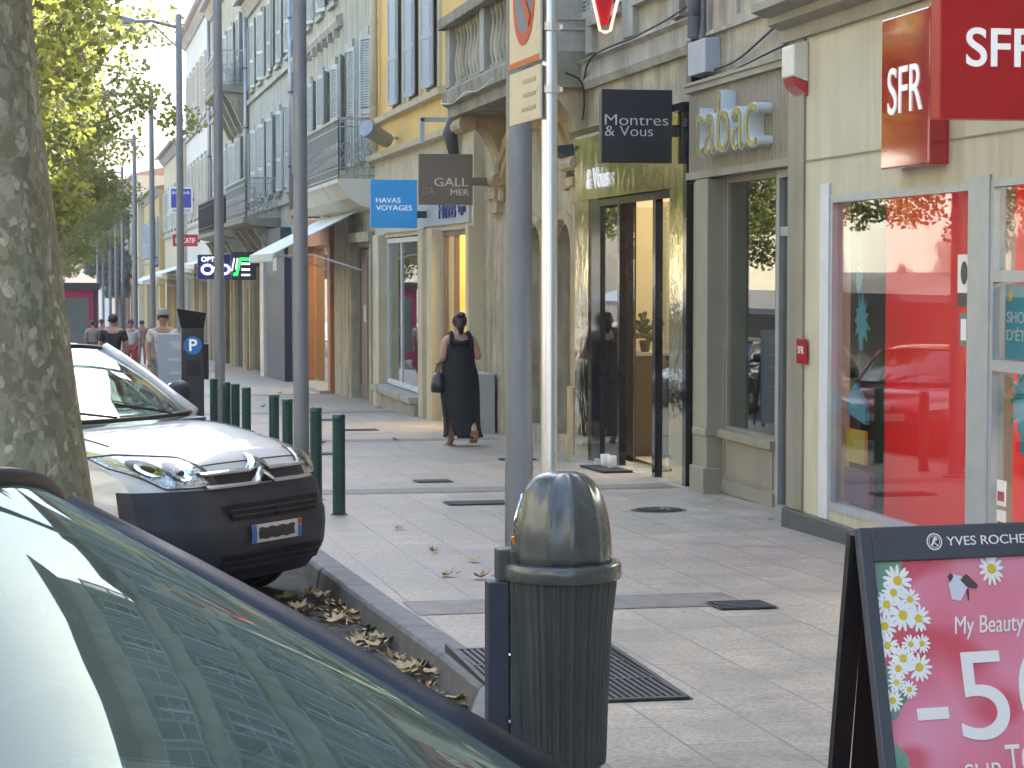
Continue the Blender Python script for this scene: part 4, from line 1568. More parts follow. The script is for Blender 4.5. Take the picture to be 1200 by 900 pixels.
t = flag_sign('flag_sign', 'small blue sign with white square mark far down the street', 5.2, 5.85, 136, 1.95, 2.6, .12, M('sign royal blue', (.03, .035, .3)), 5.9, 2.3)
mb = MB()
frame_rect(mb, 0, 1, 0, 1, 0, 1, .1)
mb = MB()
for a, b, c, d in ((5.4, 5.65, 2.12, 2.16), (5.4, 5.65, 2.39, 2.43), (5.4, 5.44, 2.16, 2.39), (5.61, 5.65, 2.16, 2.39)):
    mb.box(a, b, 135.98, 135.999, c, d)
mb.build('mark', WHITE, t)
t = flag_sign('flag_sign', 'black opticians sign with glowing white spectacles and letters', 4.16, 5.28, 71, 1.44, 2.22, .2, NAVYS, 6.2, 2.05)
OPW = emis('lit white', (.9, .88, 1), .5)
text('lettering', 'OPTIC', OPW, t, (4.27, 70.99, 2.0), height=.15, width=.62, ext=.01, bevel=.01, **FC)
mb = MB()
for cx in (4.46, 4.98):
    mb.tube([(cx + .17 * math.cos(2 * PI * k / 20), 70.98, 1.75 + .14 * math.sin(2 * PI * k / 20)) for k in range(21)], .035, 8)
mb.tube([(4.63, 70.98, 1.78), (4.72, 70.98, 1.82), (4.81, 70.98, 1.78)], .03, 8)
mb.build('spectacles', emis('lit violet white', (.75, .68, 1), .7), t)
t = flag_sign('flag_sign', 'dark sign with a bright green zigzag letter beside the lit spectacles', 5.1, 5.88, 69.5, 1.42, 2.3, .2, BLACKS, 6.2, 1.9)
GR = emis('lit green', (.03, .75, .12), .35)
mb = MB()
mb.prism([(5.16, 1.55), (5.3, 1.55), (5.42, 2.02), (5.72, 2.02), (5.74, 2.12), (5.36, 2.12), (5.24, 1.65), (5.16, 1.65)], 'y', 69.47, 69.499)
mb.build('green_stroke', GR, t)
mb = MB()
for z in (1.9, 1.72, 1.55):
    mb.box(5.42, 5.68, 69.47, 69.499, z, z + .055)
mb.bar((5.12, 69.48, 1.7), (5.2, 69.48, 2.1), .05, .03)
mb.bar((5.24, 69.48, 1.75), (5.3, 69.48, 2.1), .05, .03)
mb.build('white_strokes', OPW, t)
awning('grey awning in front of the dark balcony beyond the spectacles sign', XY, 79, 87, 2.5, 1.7, .55)
awning('far pale awning beyond the red sign', 6.15, 97, 108, 2.2, 2.0, .6)
awning('farthest small awning near the end of the shops', 5.9, 117, 128, 1.9, 1.9, .7)

# houses across the street, seen only in the windows
OPP = [(-34, -18, 11, CREAM2, SHUT), (-18, -2, 12, SAND, SHUTB), (-2, 14, 10.5, WHITEW, SHUTC), (14, 30, 12, CREAM2, SHUT), (30, 48, 11, SAND, SHUTB), (48, 70, 12, WHITEW, SHUT), (70, 100, 11.5, CREAM2, SHUTC)]
for i, (a, b, h, m, sh) in enumerate(OPP):
    t = thing('town_house', ['cream', 'sand coloured', 'white', 'pale cream', 'light ochre', 'whitewashed', 'off white'][i] + ' sunlit house across the street mirrored in the shop windows', 'building', (-13, (a + b) / 2, gz(b)))
    n = int((b - a) / 3.2)
    ups = [(a + (b - a) * (k + .5) / n - .55, a + (b - a) * (k + .5) / n + .55, z, z + 2.1) for k in range(n) for z in (4.2, 7.6)]
    mb = MB()
    wall_open(mb, -13, a, b, -3, h, ups, .2, -1)
    shell(mb, -13, a, b, -3, h, 9, -1)
    mb.build('wall', m, t)
    for p, q, c, d in ups:
        window(t, -13, (p + q) / 2, q - p, c, d - c, s=-1, surround=STONEG, rows=1)
    mb = MB()
    mb.box(-12.99, -12.9, a + .3, b - .3, -2.5, gz((a + b) / 2) + 2.5)  # dark front and canopy added to darken the lower window reflections
    mb.build('shop_front', DARKG, t)
    mb = MB()
    mb.prism([(-12.9, gz(b) + 3.2), (-11.2, gz(b) + 2.6), (-11.2, gz(b) + 2.4), (-12.9, gz(b) + 3.1)], 'y', a + 1, b - 1)
    mb.build('shop_canopy', NAVY, t)
    roof(t, -13, a, b, h, 9, -1)
# the row continues behind the viewer on the shop side
t = thing('town_house', 'cream house with blue grey shutters mirrored in the dark car windscreen', 'building', (6.2, 0, 0))
ups = [(c - .55, c + .55, z, z + 2.1) for c in (-9.5, -6.5, -3.5, -.5, 2.5, 5.5) for z in (.3, 4.4, 7.4, 10.4)]  # upper storeys raised to fill more of the windscreen reflection with facade
mb = MB()
wall_open(mb, 6.2, -12, 7.95, -1, 14, ups, .2)
shell(mb, 6.2, -12, 7.95, -1, 14)
mb.build('wall', CREAM2, t)
for a, b, c, d in ups:
    window(t, 6.2, (a + b) / 2, b - a, c, d - c, surround=STONEG, rows=2)
    for sg in (-1, 1):
        shutter(t, SHUTB, 6.13, (a + b) / 2 + sg * .86, .55, c, d - c)
roof(t, 6.2, -12, 7.95, 14)

# ------------------------------------------------------------------ street furniture
BT = None
bx = [(2.39, 19.1, 'nearest green bollard, standing alone in front of the others'), (2.37, 20.7, 'green bollard just left of the nearest one, right of the lamp post'),
      (2.33, 23.0, 'green bollard directly left of the lamp post by the van'), (2.32, 24.4, 'green bollard fourth from the front, beside the van bonnet'),
      (2.24, 27.2, 'green bollard first of the cluster of three behind the bonnet'), (2.22, 28.7, 'green bollard in the middle of the cluster of three'),
      (2.17, 29.6, 'green bollard at the back of the cluster of three'), (2.12, 31.4, 'green bollard beside the second lamp post, partly hidden'), (2.1, 34.5, 'green bollard behind the parking meter')]
for i, (x, y, lab) in enumerate(bx):
    x -= .07
    if BT is None:
        BT = t = thing('bollard', lab, 'bollard', (x, y, gz(y)), 0, 'green bollards along the kerb')
        mb = MB()
        mb.lathe([(.056, -.05), (.056, .82), (.052, .825)], (x, y, gz(y)), 24)
        mb.build('post', GREENB, t, auto=30)
        mb = MB()
        mb.lathe([(.05, .825), (.058, .832), (.058, .858), (.052, .872), (.03, .88), (0.001, .882)], (x, y, gz(y)), 24)
        mb.build('cap', GREENB, t, auto=40)
        mb = MB()
        mb.lathe([(.075, 0), (.075, .006), (.058, .012)], (x, y, gz(y)), 24)
        mb.build('base_ring', CAST, t)
    else:
        t = copy_tree(BT)
        t.location = (x, y, gz(y))
        t['label'] = lab

LP = [(2.5, 12.2, 'nearest thick grey lamp post right behind the litter bin'), (2.30, 22.0, 'grey lamp post among the green bollards by the van'), (2.26, 33.2, 'grey lamp post passing in front of the opticians sign'),
      (2.2, 43.2, 'grey lamp post just left of the parking meter'), (2.2, 57, 'lamp post in front of the person in a white shirt'), (2.2, 71, 'lamp post between the man in black and the white shirt'),
      (2.2, 86, 'lamp post right beside the man in black'), (2.2, 97, 'thin lamp post left of the far dark tree trunk line'), (2.2, 110, 'thin far lamp post, third from the farthest'), (2.2, 130, 'thin far lamp post, second from the farthest'), (2.2, 152, 'farthest thin lamp post near the street end')]
L0 = None
for i, (x, y, lab) in enumerate(LP):
    if L0 is None:
        L0 = t = thing('lamp_post', lab, 'lamp post', (x, y, gz(y)), 0, 'grey lamp posts along the footway')
        g = gz(y)
        mb = MB()
        mb.lathe([(.079, -.05), (.079, 1.0), (.077, 1.02), (.06, 7.5), (.05, 7.56)], (x, y, g), 28)
        mb.build('pole', GREYP, t, auto=40)
        mb = MB()
        mb.lathe([(.15, 0), (.15, .02), (.09, .03), (.085, .12)], (x, y, g), 24)
        mb.build('base_flange', GREYP, t, auto=40)
        mb = MB()
        mb.tube([(x, y, g + 7.3), (x - .5, y, g + 7.42), (x - .9, y, g + 7.4)], .035, 8)
        mb.tube([(x, y, g + 6.9), (x - .5, y, g + 7.36)], .018, 6)
        mb.build('arm', GREYP, t)
        mb = MB()
        mb.prism([(x - 1.5, g + 7.36), (x - .85, g + 7.34), (x - .82, g + 7.44), (x - 1.1, g + 7.5), (x - 1.45, g + 7.44)], 'y', y - .13, y + .13)
        ln = mb.build('lantern', GREYP, t, bevel=.02)
        mb = MB()
        mb.box(x - 1.42, x - .9, y - .1, y + .1, g + 7.325, g + 7.34)
        mb.build('diffuser', WHITEP, ln)
    else:
        t = copy_tree(L0)
        t.location = (x, y, gz(y))
        t['label'] = lab

# litter bin
BX, BY = 1.81, 8.05
bg = gz(BY)
t = thing('litter_bin', 'charcoal litter bin with ribbed body and domed lid on a square post', 'litter bin', (BX, BY, bg))


def ribs(r, z, th):
    w = math.cos(th + 2.0)
    k = .0035 * (1 if w > -.15 or w < -.75 else 0)
    return r + k * (1 if math.cos(th * 44) > 0 else -1)


mb = MB()
mb.lathe([(.165, .03), (.168, .05), (.176, .3), (.188, .55), (.205, .70), (.207, .735)], (BX, BY, bg), 176, ribs)
mb.build('body', BINB, t, auto=25)
mb = MB()
mb.lathe([(.15, 0.0), (.15, .045)], (BX, BY, bg), 32)
mb.build('foot', DARKG, t)
mb = MB()
mb.lathe([(.2, .72), (.222, .725), (.226, .735), (.226, .775), (.219, .786), (.19, .79)], (BX, BY, bg), 48)
mb.build('collar', BINM, t, auto=35)


def dome(r, z, th):
    k = 0
    for a, w in ((R(-118), .16), (R(-88), .2), (R(-58), .14)):
        d = (th - a + PI) % (2 * PI) - PI
        k += .010 * math.exp(-(d / w) ** 2 * 2.4)
    f = min(1, r / .12)
    return r + k * f


pr = []
for k in range(19):
    a = PI / 2 * k / 18
    pr.append((max(.001, .187 * math.cos(a) ** .62), .785 + .335 * math.sin(a) ** .95))
# the mouth of the lid looks to the road
vs = []
mbd = MB()
n = 96
rows = []
for r, z in pr:
    rows.append([(BX + dome(r, z, 2 * PI * k / n) * math.cos(2 * PI * k / n) + .012 * (z - .785), BY + dome(r, z, 2 * PI * k / n) * math.sin(2 * PI * k / n), bg + z) for k in range(n)])
keep = MB()
for row in rows:
    keep.v += row
for i in range(len(rows) - 1):
    for k in range(n):
        th = 2 * PI * (k + .5) / n
        d = abs((th - (PI - .62) + PI) % (2 * PI) - PI)
        zc = (pr[i][1] + pr[i + 1][1]) / 2
        if d < .62 and .85 < zc < 1.03:
            continue
        keep.f.append((i * n + k, i * n + (k + 1) % n, (i + 1) * n + (k + 1) % n, (i + 1) * n + k))
keep.build('lid', BINM, t, smooth=True, thick=.006)
mb = MB()
rim = []
for th, z in [(PI - .62, .85), (PI - .62, .95), (PI - .62, 1.03), (PI - .3, 1.03), (PI, 1.03), (PI + .3, 1.03), (PI + .62, 1.03), (PI + .62, .95), (PI + .62, .85), (PI + .3, .85), (PI, .85), (PI - .3, .85), (PI - .62, .85)]:
    s = (z - .785) / .335
    a = math.asin(min(1, s ** (1 / .95)))
    r = .187 * math.cos(a) ** .62 + .002
    th -= .62
    rim.append((BX + r * math.cos(th) + .012 * (z - .785), BY + r * math.sin(th), bg + z))
mb.tube(rim, .007, 6)
mb.build('mouth_rim', CHROME, t, smooth=True)
mb = MB()
mb.lathe([(.15, .79), (.15, .93), (.11, .98)], (BX, BY, bg), 24)
mb.build('inner_liner', BLACK, t)
mb = MB()
mb.box(BX - .285, BX - .205, BY - .05, BY + .03, bg - .02, bg + .72)
mb.build('post', BINP, t, bevel=.006)
mb = MB()
mb.box(BX - .204, BX - .155, BY - .06, BY + .05, bg + .02, bg + .835)
mb.box(BX - .245, BX - .15, BY - .04, BY + .05, bg + .721, bg + .84)
mb.build('bracket', BINB, t, bevel=.006)
mb = MB()
mb.bar((BX - .175, BY - .02, bg + .845), (BX - .19, BY - .03, bg + .885), .012)
mb.build('orange_tab', M('orange tab', (.75, .25, .03), .4), t)
mb = MB()
for z in (.2, .45):
    mb.ell((BX - .207, BY - .062, bg + z), (.008, .008, .008), 8, 6)
mb.build('bolt', CHROME, t)

# no stopping sign on its own tube
PX, PY = 1.852, 8.45
pg = gz(PY)
t = thing('road_sign', 'no parking sign with cream supplementary plate on a shiny steel tube', 'road sign', (PX, PY, pg))
mb = MB()
mb.lathe([(.031, -.02), (.031, 3.6), (.028, 3.61)], (PX, PY, pg), 24)
mb.build('pole', GALV, t, auto=40)
z1, z2 = pg + 2.33 + .135, pg + 2.33 + .36
a0, a1 = Vector((PX - .036, PY - .04)), Vector((PX - .05, PY + .48))
CRM = M('plate cream', (.60, .55, .40), .5, var=.06, scale=6, dirt=(.4, .36, .26), damt=.4)


def plate(mb, z0, z1, e=0, d=.012, off=0):
    dv = (a1 - a0).normalized()
    nv = Vector((-dv.y, dv.x))
    if nv.x > 0:
        nv = -nv
    p, q = a0 + dv * e, a1 - dv * e
    p, q = p + nv * off, q + nv * off
    r_, s_ = p + nv * d, q + nv * d
    mb.add([(p.x, p.y, z0), (q.x, q.y, z0), (s_.x, s_.y, z0), (r_.x, r_.y, z0), (p.x, p.y, z1), (q.x, q.y, z1), (s_.x, s_.y, z1), (r_.x, r_.y, z1)],
           [(0, 3, 2, 1), (4, 5, 6, 7), (0, 1, 5, 4), (1, 2, 6, 5), (2, 3, 7, 6), (3, 0, 4, 7)])


def disc(mb, cz, r, off, d=.003, r0=0):
    dv = (a1 - a0).normalized()
    nv = Vector((-dv.y, dv.x))
    if nv.x > 0:
        nv = -nv
    c = (a0 + a1) / 2
    n = 40
    out, inn = [], []
    for k in range(n):
        th = 2 * PI * k / n
        for lst, rr in ((out, r), (inn, r0)):
            p = c + dv * rr * math.cos(th) + nv * off
            lst.append((p.x, p.y, cz + rr * math.sin(th)))
    if r0 == 0:
        mb.add(out, [tuple(range(n))])
    else:
        mb.add(out + inn, [(k, (k + 1) % n, n + (k + 1) % n, n + k) for k in range(n)])


zs0 = 2.28
mb = MB()
plate(mb, zs0, zs0 + .21)
mb.build('lower_plate', CRM, t, bevel=.003)
mb = MB()
plate(mb, zs0 + .225, zs0 + .9)
mb.build('upper_plate', CRM, t, bevel=.003)
mb = MB()
plate(mb, zs0 + .225, zs0 + .25, 0.004, .002, .0125)
mb.build('orange_edge', M('orange edge', (.5, .13, .03), .5), t)
mb = MB()
disc(mb, zs0 + .49, .185, .0145, 0, .14)
mb.build('red_ring', M('sign red', (.48, .06, .03), .45, var=.08, scale=6), t)
mb = MB()
disc(mb, zs0 + .49, .139, .0145)
mb.build('blue_disc', M('sign blue faded', (.12, .18, .26), .45, var=.08, scale=6), t)
mb = MB()
dv = (a1 - a0).normalized()
nv = Vector((-dv.y, dv.x))
nv = nv if nv.x < 0 else -nv
c = (a0 + a1) / 2
for s in (-1,):
    p, q = c + dv * .11 * s + nv * .016, c - dv * .11 * s + nv * .016
    mb.bar((p.x - .002, p.y, zs0 + .49 - .1), (q.x, q.y, zs0 + .49 + .1), .002, .05)
mb.build('red_bar', M('sign red', (.48, .06, .03)), t)
mb = MB()
for k in range(3):
    z = zs0 + .05 + k * .055
    p, q = a0 + dv * .06 + nv * .013, a0 + dv * random.uniform(.22, .3) + nv * .013
    mb.bar((p.x, p.y, z), (q.x, q.y, z), .002, .016)
mb.build('worn_line', M('worn line', (.42, .36, .25), .6), t)
for z in (zs0 + .1, zs0 + .34):
    mb = MB()
    mb.lathe([(.04, z), (.04, z + .03)], (PX, PY, 0), 16)
    mb.box(PX - .05, PX + .05, PY - .012, PY + .012, z + .006, z + .024)
    mb.build('clamp', GALV, t)

# advertising easel
AX, AY = 2.03 + .32, 5.42
t = thing('pavement_board', 'black framed pavement board with a pink sale poster and daisies', 'advertising board', (AX, AY, gz(AY)))
ag = gz(AY)
W, H = .65, 1.165
rtv = Vector((.995, .10, 0)).normalized()
upv = Vector((.03, .27, 1)).normalized()
upv = (upv - rtv * upv.dot(rtv)).normalized()
nv3 = rtv.cross(upv)
O3 = Vector((2.03, AY - .3, ag + .02))


def bp3(a, b, c=0):
    return O3 + rtv * a + upv * b + nv3 * c


def board_box(mb, a0, a1, b0, b1, c0, c1):
    vs = [bp3(a, b, c) for c in (c0, c1) for a, b in ((a0, b0), (a1, b0), (a1, b1), (a0, b1))]
    mb.add(vs, [(0, 3, 2, 1), (4, 5, 6, 7), (0, 1, 5, 4), (1, 2, 6, 5), (2, 3, 7, 6), (3, 0, 4, 7)])


mb = MB()
H = 1.165
board_box(mb, 0, .036, 0, H, -.02, .012)
board_box(mb, W - .036, W, 0, H, -.02, .012)
board_box(mb, .036, W - .036, 0, .05, -.018, .011)
board_box(mb, .036, W - .036, H - .09, H, -.018, .011)
mb.build('frame', M('board slate', (.055, .062, .08), .45, var=.08, scale=5), t, bevel=.004)
PINK = None
m_, t_, out_ = nt('pink poster')
b_ = node(t_, 'ShaderNodeBsdfPrincipled')
b_.inputs['Roughness'].default_value = .25
t_.links.new(b_.outputs[0], out_.inputs[0])
v_ = coords(t_)
c_ = mixc(t_, ramp(t_, noise_n(t_, v_, 3.2, 1), [(.42, 0.), (.68, 1.)]), (.66, .17, .24), (.72, .30, .42))
c_ = mixc(t_, ramp(t_, noise_n(t_, coords(t_, (1, 1, 1.3)), 5.5, 0), [(.58, 0.), (.72, .75)]), c_, (.58, .06, .09))
t_.links.new(c_, b_.inputs['Base Color'])
PINK = m_
mb = MB()
board_box(mb, .036, W - .036, .05, H - .09, -.012, -.002)
po = mb.build('poster', PINK, t)
mb = MB()
for a, b, cr, col in ((.05, 1.05, .09, 0), (.038, .74, .07, 0), (.04, .56, .05, 0), (.05, .26, .10, 0)):
    pts = [bp3(max(.037, a + cr * .7 * math.cos(k / 24 * 2 * PI) * (1 + .2 * math.sin(k * 1.7))), b + cr * math.sin(k / 24 * 2 * PI), -.0012) for k in range(24)]
    mb.add(pts, [tuple(range(24))])
mb.build('leaf_print', M('leaf print', (.16, .3, .22), .4, var=.3, scale=14), po)
dp, dc = MB(), MB()
for a, b, r, sq in ((.10, 1.025, .042, 1), (.062, .965, .036, 1), (.105, .935, .042, 1), (.148, .925, .036, 1), (.052, .86, .032, 1), (.092, .825, .036, 1), (.135, .80, .038, 1), (.066, .765, .026, 1), (.118, .86, .026, 1), (.085, .995, .034, 1), (.05, .91, .036, 1), (.13, .975, .03, 1), (.075, .80, .032, 1), (.05, .72, .03, 1), (.1, .745, .024, 1), (.15, .86, .026, 1), (.375, 1.045, .045, .8)):
    np_ = 13
    for k in range(np_):
        th = 2 * PI * k / np_ + random.uniform(-.1, .1)
        ca, cb = a + r * .62 * math.cos(th) * sq, b + r * .62 * math.sin(th)
        pts = []
        for j in range(8):
            ph = 2 * PI * j / 8
            u, v = r * .4 * math.cos(ph), r * .13 * math.sin(ph)
            pts.append(bp3(max(.037, ca + (u * math.cos(th) - v * math.sin(th)) * sq), cb + u * math.sin(th) + v * math.cos(th), .0002 + .00003 * k))
        dp.add(pts, [tuple(range(8))])
    dc.add([bp3(max(.037, a + r * .3 * math.cos(2 * PI * j / 14)), b + r * .3 * math.sin(2 * PI * j / 14), .0012) for j in range(14)], [tuple(range(14))])
dp.build('petal_print', M('petal white', (.80, .82, .82), .4), po)
dc.build('flower_centre_print', M('daisy yellow', (.66, .48, .04), .4), po)
mb = MB()
for pts in ([(.245, 1.01), (.262, 1.035), (.285, 1.03), (.3, 1.0), (.275, .965), (.25, .97)],):
    mb.add([bp3(a, b, .0006) for a, b in pts], [tuple(range(len(pts)))])
mb.build('bee_wing_print', M('wing print', (.62, .62, .68), .4), po)
mb = MB()
for pts in ([(.28, 1.02), (.30, 1.035), (.33, 1.005), (.325, .995), (.298, 1.0)], [(.245, 1.03), (.255, 1.04), (.262, 1.03), (.252, 1.015)], [(.295, .995), (.302, .995), (.3, .965), (.296, .965)]):
    mb.add([bp3(a, b, .0009) for a, b in pts], [tuple(range(len(pts)))])
mb.build('bee_body_print', M('bee print', (.08, .06, .06), .4), po)
TX = dict(right=rtv, upv=upv)
text('lettering', 'My Beauty', WHITE, po, bp3(.245, .865, .0005), height=.06, width=.2, ext=.001, shear=.15, **TX)
text('lettering', 'Summer', WHITE, po, bp3(.5, .86, .0005), height=.05, width=.1, ext=.001, shear=.15, **TX)
text('lettering', '-50', WHITE, po, bp3(.115, .605, .0005), height=.23, width=.46, ext=.001, **TX)
text('lettering', '%', WHITE, po, bp3(.585, .66, .0005), height=.1, width=.035, ext=.001, **TX)
text('lettering', 'SUR', WHITE, po, bp3(.232, .495, .0005), height=.052, width=.11, ext=.001, bevel=-.006, **TX)
text('lettering', 'TOUT', WHITE, po, bp3(.352, .50, .0005), height=.09, width=.2, ext=.001, **TX)
text('lettering', 'LE MAQUILLAGE', WHITE, po, bp3(.2, .3, .0005), height=.05, width=.36, ext=.001, **TX)
text('header_lettering', 'YVES ROCHER', WHITE, t, bp3(.248, H - .056, .0115), height=.024, width=.255, ext=.001, **TX)
mb = MB()
cc = (.212, H - .044)
for r0, r1 in ((.019, .0225), (.0145, .016)):
    o_ = [bp3(cc[0] + r1 * math.cos(2 * PI * k / 28), cc[1] + r1 * math.sin(2 * PI * k / 28), .013) for k in range(28)]
    i_ = [bp3(cc[0] + r0 * math.cos(2 * PI * k / 28), cc[1] + r0 * math.sin(2 * PI * k / 28), .013) for k in range(28)]
    mb.add(o_ + i_, [(k, (k + 1) % 28, 28 + (k + 1) % 28, 28 + k) for k in range(28)])
for u0, v0, u1, v1 in ((-.008, -.01, .002, .012), (.002, .012, .008, .006), (.008, .006, -.004, 0), (-.004, 0, .009, -.011)):
    mb.bar(bp3(cc[0] + u0, cc[1] + v0, .013), bp3(cc[0] + u1, cc[1] + v1, .013), .003)
mb.build('header_emblem', WHITE, t)
for s in (0, W - .034):
    mb = MB()
    p = bp3(s + .017, H - .01, -.03)
    mb.bar(p, (p.x - .012 if s == 0 else p.x + .01, p.y + .2, ag - .008), .03, .05, up=(1, 0, 0))
    mb.build('rear_leg', BLACK, t)
p = bp3(.04, H - .06, -.035)
q = bp3(W - .04, H - .06, -.035)
mb = MB()
mb.add([p, q, (q.x, q.y + .19, ag + .02), (p.x, p.y + .19, ag + .02)], [(0, 1, 2, 3)])
mb.build('rear_panel', BLACK, t, thick=.006)

# parking meter and pale panel
MX, MY = 1.58, 28.3
mg = gz(MY)
t = thing('parking_meter', 'dark pay and display parking meter with a blue letter badge', 'parking meter', (MX, MY, mg))
mb = MB()
mb.box(MX - .14, MX + .14, MY - .12, MY + .12, mg, mg + 1.6)
mb.build('body', M('meter dark', (.035, .04, .05), .4, .1, var=.12, scale=4), t, bevel=.015)
mb = MB()
mb.add([(MX - .14, MY - .12, mg + 1.601), (MX + .14, MY - .12, mg + 1.601), (MX + .14, MY + .12, mg + 1.601), (MX - .14, MY + .12, mg + 1.601),
        (MX - .2, MY - .18, mg + 1.85), (MX + .17, MY - .18, mg + 1.79), (MX + .17, MY + .14, mg + 1.79), (MX - .2, MY + .14, mg + 1.85)],
       [(0, 3, 2, 1), (4, 5, 6, 7), (0, 1, 5, 4), (1, 2, 6, 5), (2, 3, 7, 6), (3, 0, 4, 7)])
mb.build('hood', BLACK, t)
mb = MB()
mb.lathe([(.115, 0), (.115, .004)], (0, 0, 0), 24)
mb.v = [(MX + x, MY - .121 - z, mg + 1.38 + y) for x, y, z in mb.v]
mb.build('badge', M('badge blue', (.02, .16, .45), .3, emit=.03), t)
text('lettering', 'P', WHITEE, t, (MX - .045, MY - .1255, mg + 1.31), height=.15, width=.1, ext=.003, bevel=.02, **FC)
mb = MB()
mb.box(MX + .141, MX + .2, MY - .1, MY + .1, mg + .95, mg + 1.4)
mb.box(MX - .08, MX + .08, MY - .135, MY - .121, mg + 1.0, mg + 1.2)
mb.build('side_box', BLACK, t, bevel=.01)
BXX, BYY = 1.66, 33.0
t = thing('advert_panel', 'pale blue grey standing panel with faint writing behind the parking meter', 'advertising panel', (BXX, BYY, gz(BYY)))
mb = MB()
mb.prism([(1.36, gz(33) + .05), (1.88, gz(33) + .05), (1.90, gz(33) + 1.5), (1.33, gz(33) + 1.5)], 'y', 33.0, 33.05)
mb.build('panel', M('panel pale blue', (.40, .46, .55), .4, var=.05, scale=2), t, bevel=.01)
mb = MB()
for z in (1.35, 1.1, .9, .6):
    mb.box(1.5, 1.5 + random.uniform(.2, .33), 32.99, 32.999, gz(33) + z, gz(33) + z + .04)
mb.ell((1.66, 32.995, gz(33) + 1.32), (.13, .004, .06), 14, 6)
mb.build('faint_print', M('panel pale print', (.55, .6, .66), .4), t)
mb = MB()
for x in (1.4, 1.85):
    mb.bar((x, 33.025, gz(33) - .01), (x, 33.025, gz(33) + .06), .04)
    mb.bar((x, 33.05, gz(33) + 1.4), (x, 33.5, gz(33)), .03)
mb.build('leg', DARKG, t)

# covers and gratings in the pavement


def flat(mb, x0, x1, y0, y1, d):
    mb.quad((x0, y0, gz(y0) + d), (x1, y0, gz(y0) + d), (x1, y1, gz(y1) + d), (x0, y1, gz(y1) + d))


t = thing('drain_grating', 'large dark drain grating in the pavement beside the litter bin', 'drain grating', (2.28, 10.2, gz(10.2)))
mb = MB()
flat(mb, 1.9, 2.7, 9.4, 11.05, .005)
mb.build('pit', M('pit dark', (.02, .02, .02), .9), t)
mb = MB()
x = 1.93
while x < 2.69:
    mb.add([(x, 9.42, gz(9.42) + .006), (x + .02, 9.42, gz(9.42) + .006), (x + .02, 11.03, gz(11.03) + .006), (x, 11.03, gz(11.03) + .006), (x, 9.42, gz(9.42) + .014), (x + .02, 9.42, gz(9.42) + .014), (x + .02, 11.03, gz(11.03) + .014), (x, 11.03, gz(11.03) + .014)],
           [(0, 3, 2, 1), (4, 5, 6, 7), (0, 1, 5, 4), (1, 2, 6, 5), (2, 3, 7, 6), (3, 0, 4, 7)])
    x += .034
for yy in (9.4, 9.94, 10.48, 11.02):
    mb.box(1.9, 2.7, yy, yy + .03, gz(yy) + .0065, gz(yy) + .0155)
mb.box(1.88, 1.905, 9.4, 11.05, gz(11.05) - .1, gz(9.4) + .008)
mb.box(2.69, 2.715, 9.4, 11.05, gz(11.05) - .1, gz(9.4) + .006)
mb.build('bars', CAST, t)
t = thing('manhole_cover', 'round dark manhole cover with a yellow leaf on it, near the shop windows', 'manhole cover', (5.12, 18.85, gz(18.85)))
mb = MB()
pts = [(5.12 + .25 * math.cos(2 * PI * k / 40), 18.85 + .25 * math.sin(2 * PI * k / 40)) for k in range(40)]
mb.add([(x, y, gz(y) + .004) for x, y in pts], [tuple(range(40))])
mb.build('rim', CAST, t)
mb = MB()
pts = [(5.12 + .22 * math.cos(2 * PI * k / 40), 18.85 + .22 * math.sin(2 * PI * k / 40)) for k in range(40)]
mb.add([(x, y, gz(y) + .008) for x, y in pts], [tuple(range(40))])
for k in range(-5, 6):
    w = math.sqrt(max(0, .2 ** 2 - (k * .036) ** 2))
    mb.bar((5.12 - w, 18.85 + k * .036, gz(18.85 + k * .036) + .011), (5.12 + w, 18.85 + k * .036, gz(18.85 + k * .036) + .011), .014, .006)
mb.build('lid', CAST, t)
for lab, x0, x1, y0, y1 in (('dark slotted cover in the pavement left of the nearest lamp post', 3.4, 4.0, 19.75, 20.15), ('narrow dark slot cover farther up the pavement, left of the steel tube', 3.55, 3.95, 22.6, 22.95),
                            ('small dark square cover between the grating and the shop corner', 3.7, 4.06, 12.25, 12.6), ('dark cover beside the black board at the right', 4.75, 5.2, 12.7, 13.0), ('narrow dark slot in the pavement behind the walking woman', 4.1, 4.7, 33.5, 33.9),
                            ('far narrow slot cover nearer the shopfronts', 4.0, 4.6, 37.0, 37.5), ('dark slot cover in front of the nearest bollard and lamp', 2.95, 3.4, 27.6, 28.0), ('thin dark slot cover by the steel tube and arched house', 5.1, 5.55, 25.9, 26.2)):
    t = thing('drain_cover', lab, 'drain cover', ((x0 + x1) / 2, (y0 + y1) / 2, gz(y0)), 0, 'iron covers in the pavement')
    mb = MB()
    flat(mb, x0, x1, y0, y1, .0085)
    mb.build('plate', CAST, t)
    mb = MB()
    n = 6
    for k in range(n):
        yy = y0 + (y1 - y0) * (k + .5) / n
        mb.bar((x0 + .02, yy, gz(yy) + .012), (x1 - .02, yy, gz(yy) + .012), (y1 - y0) / n * .5, .006)
    mb.build('ribs', CAST, t)
# ------------------------------------------------------------------ trees


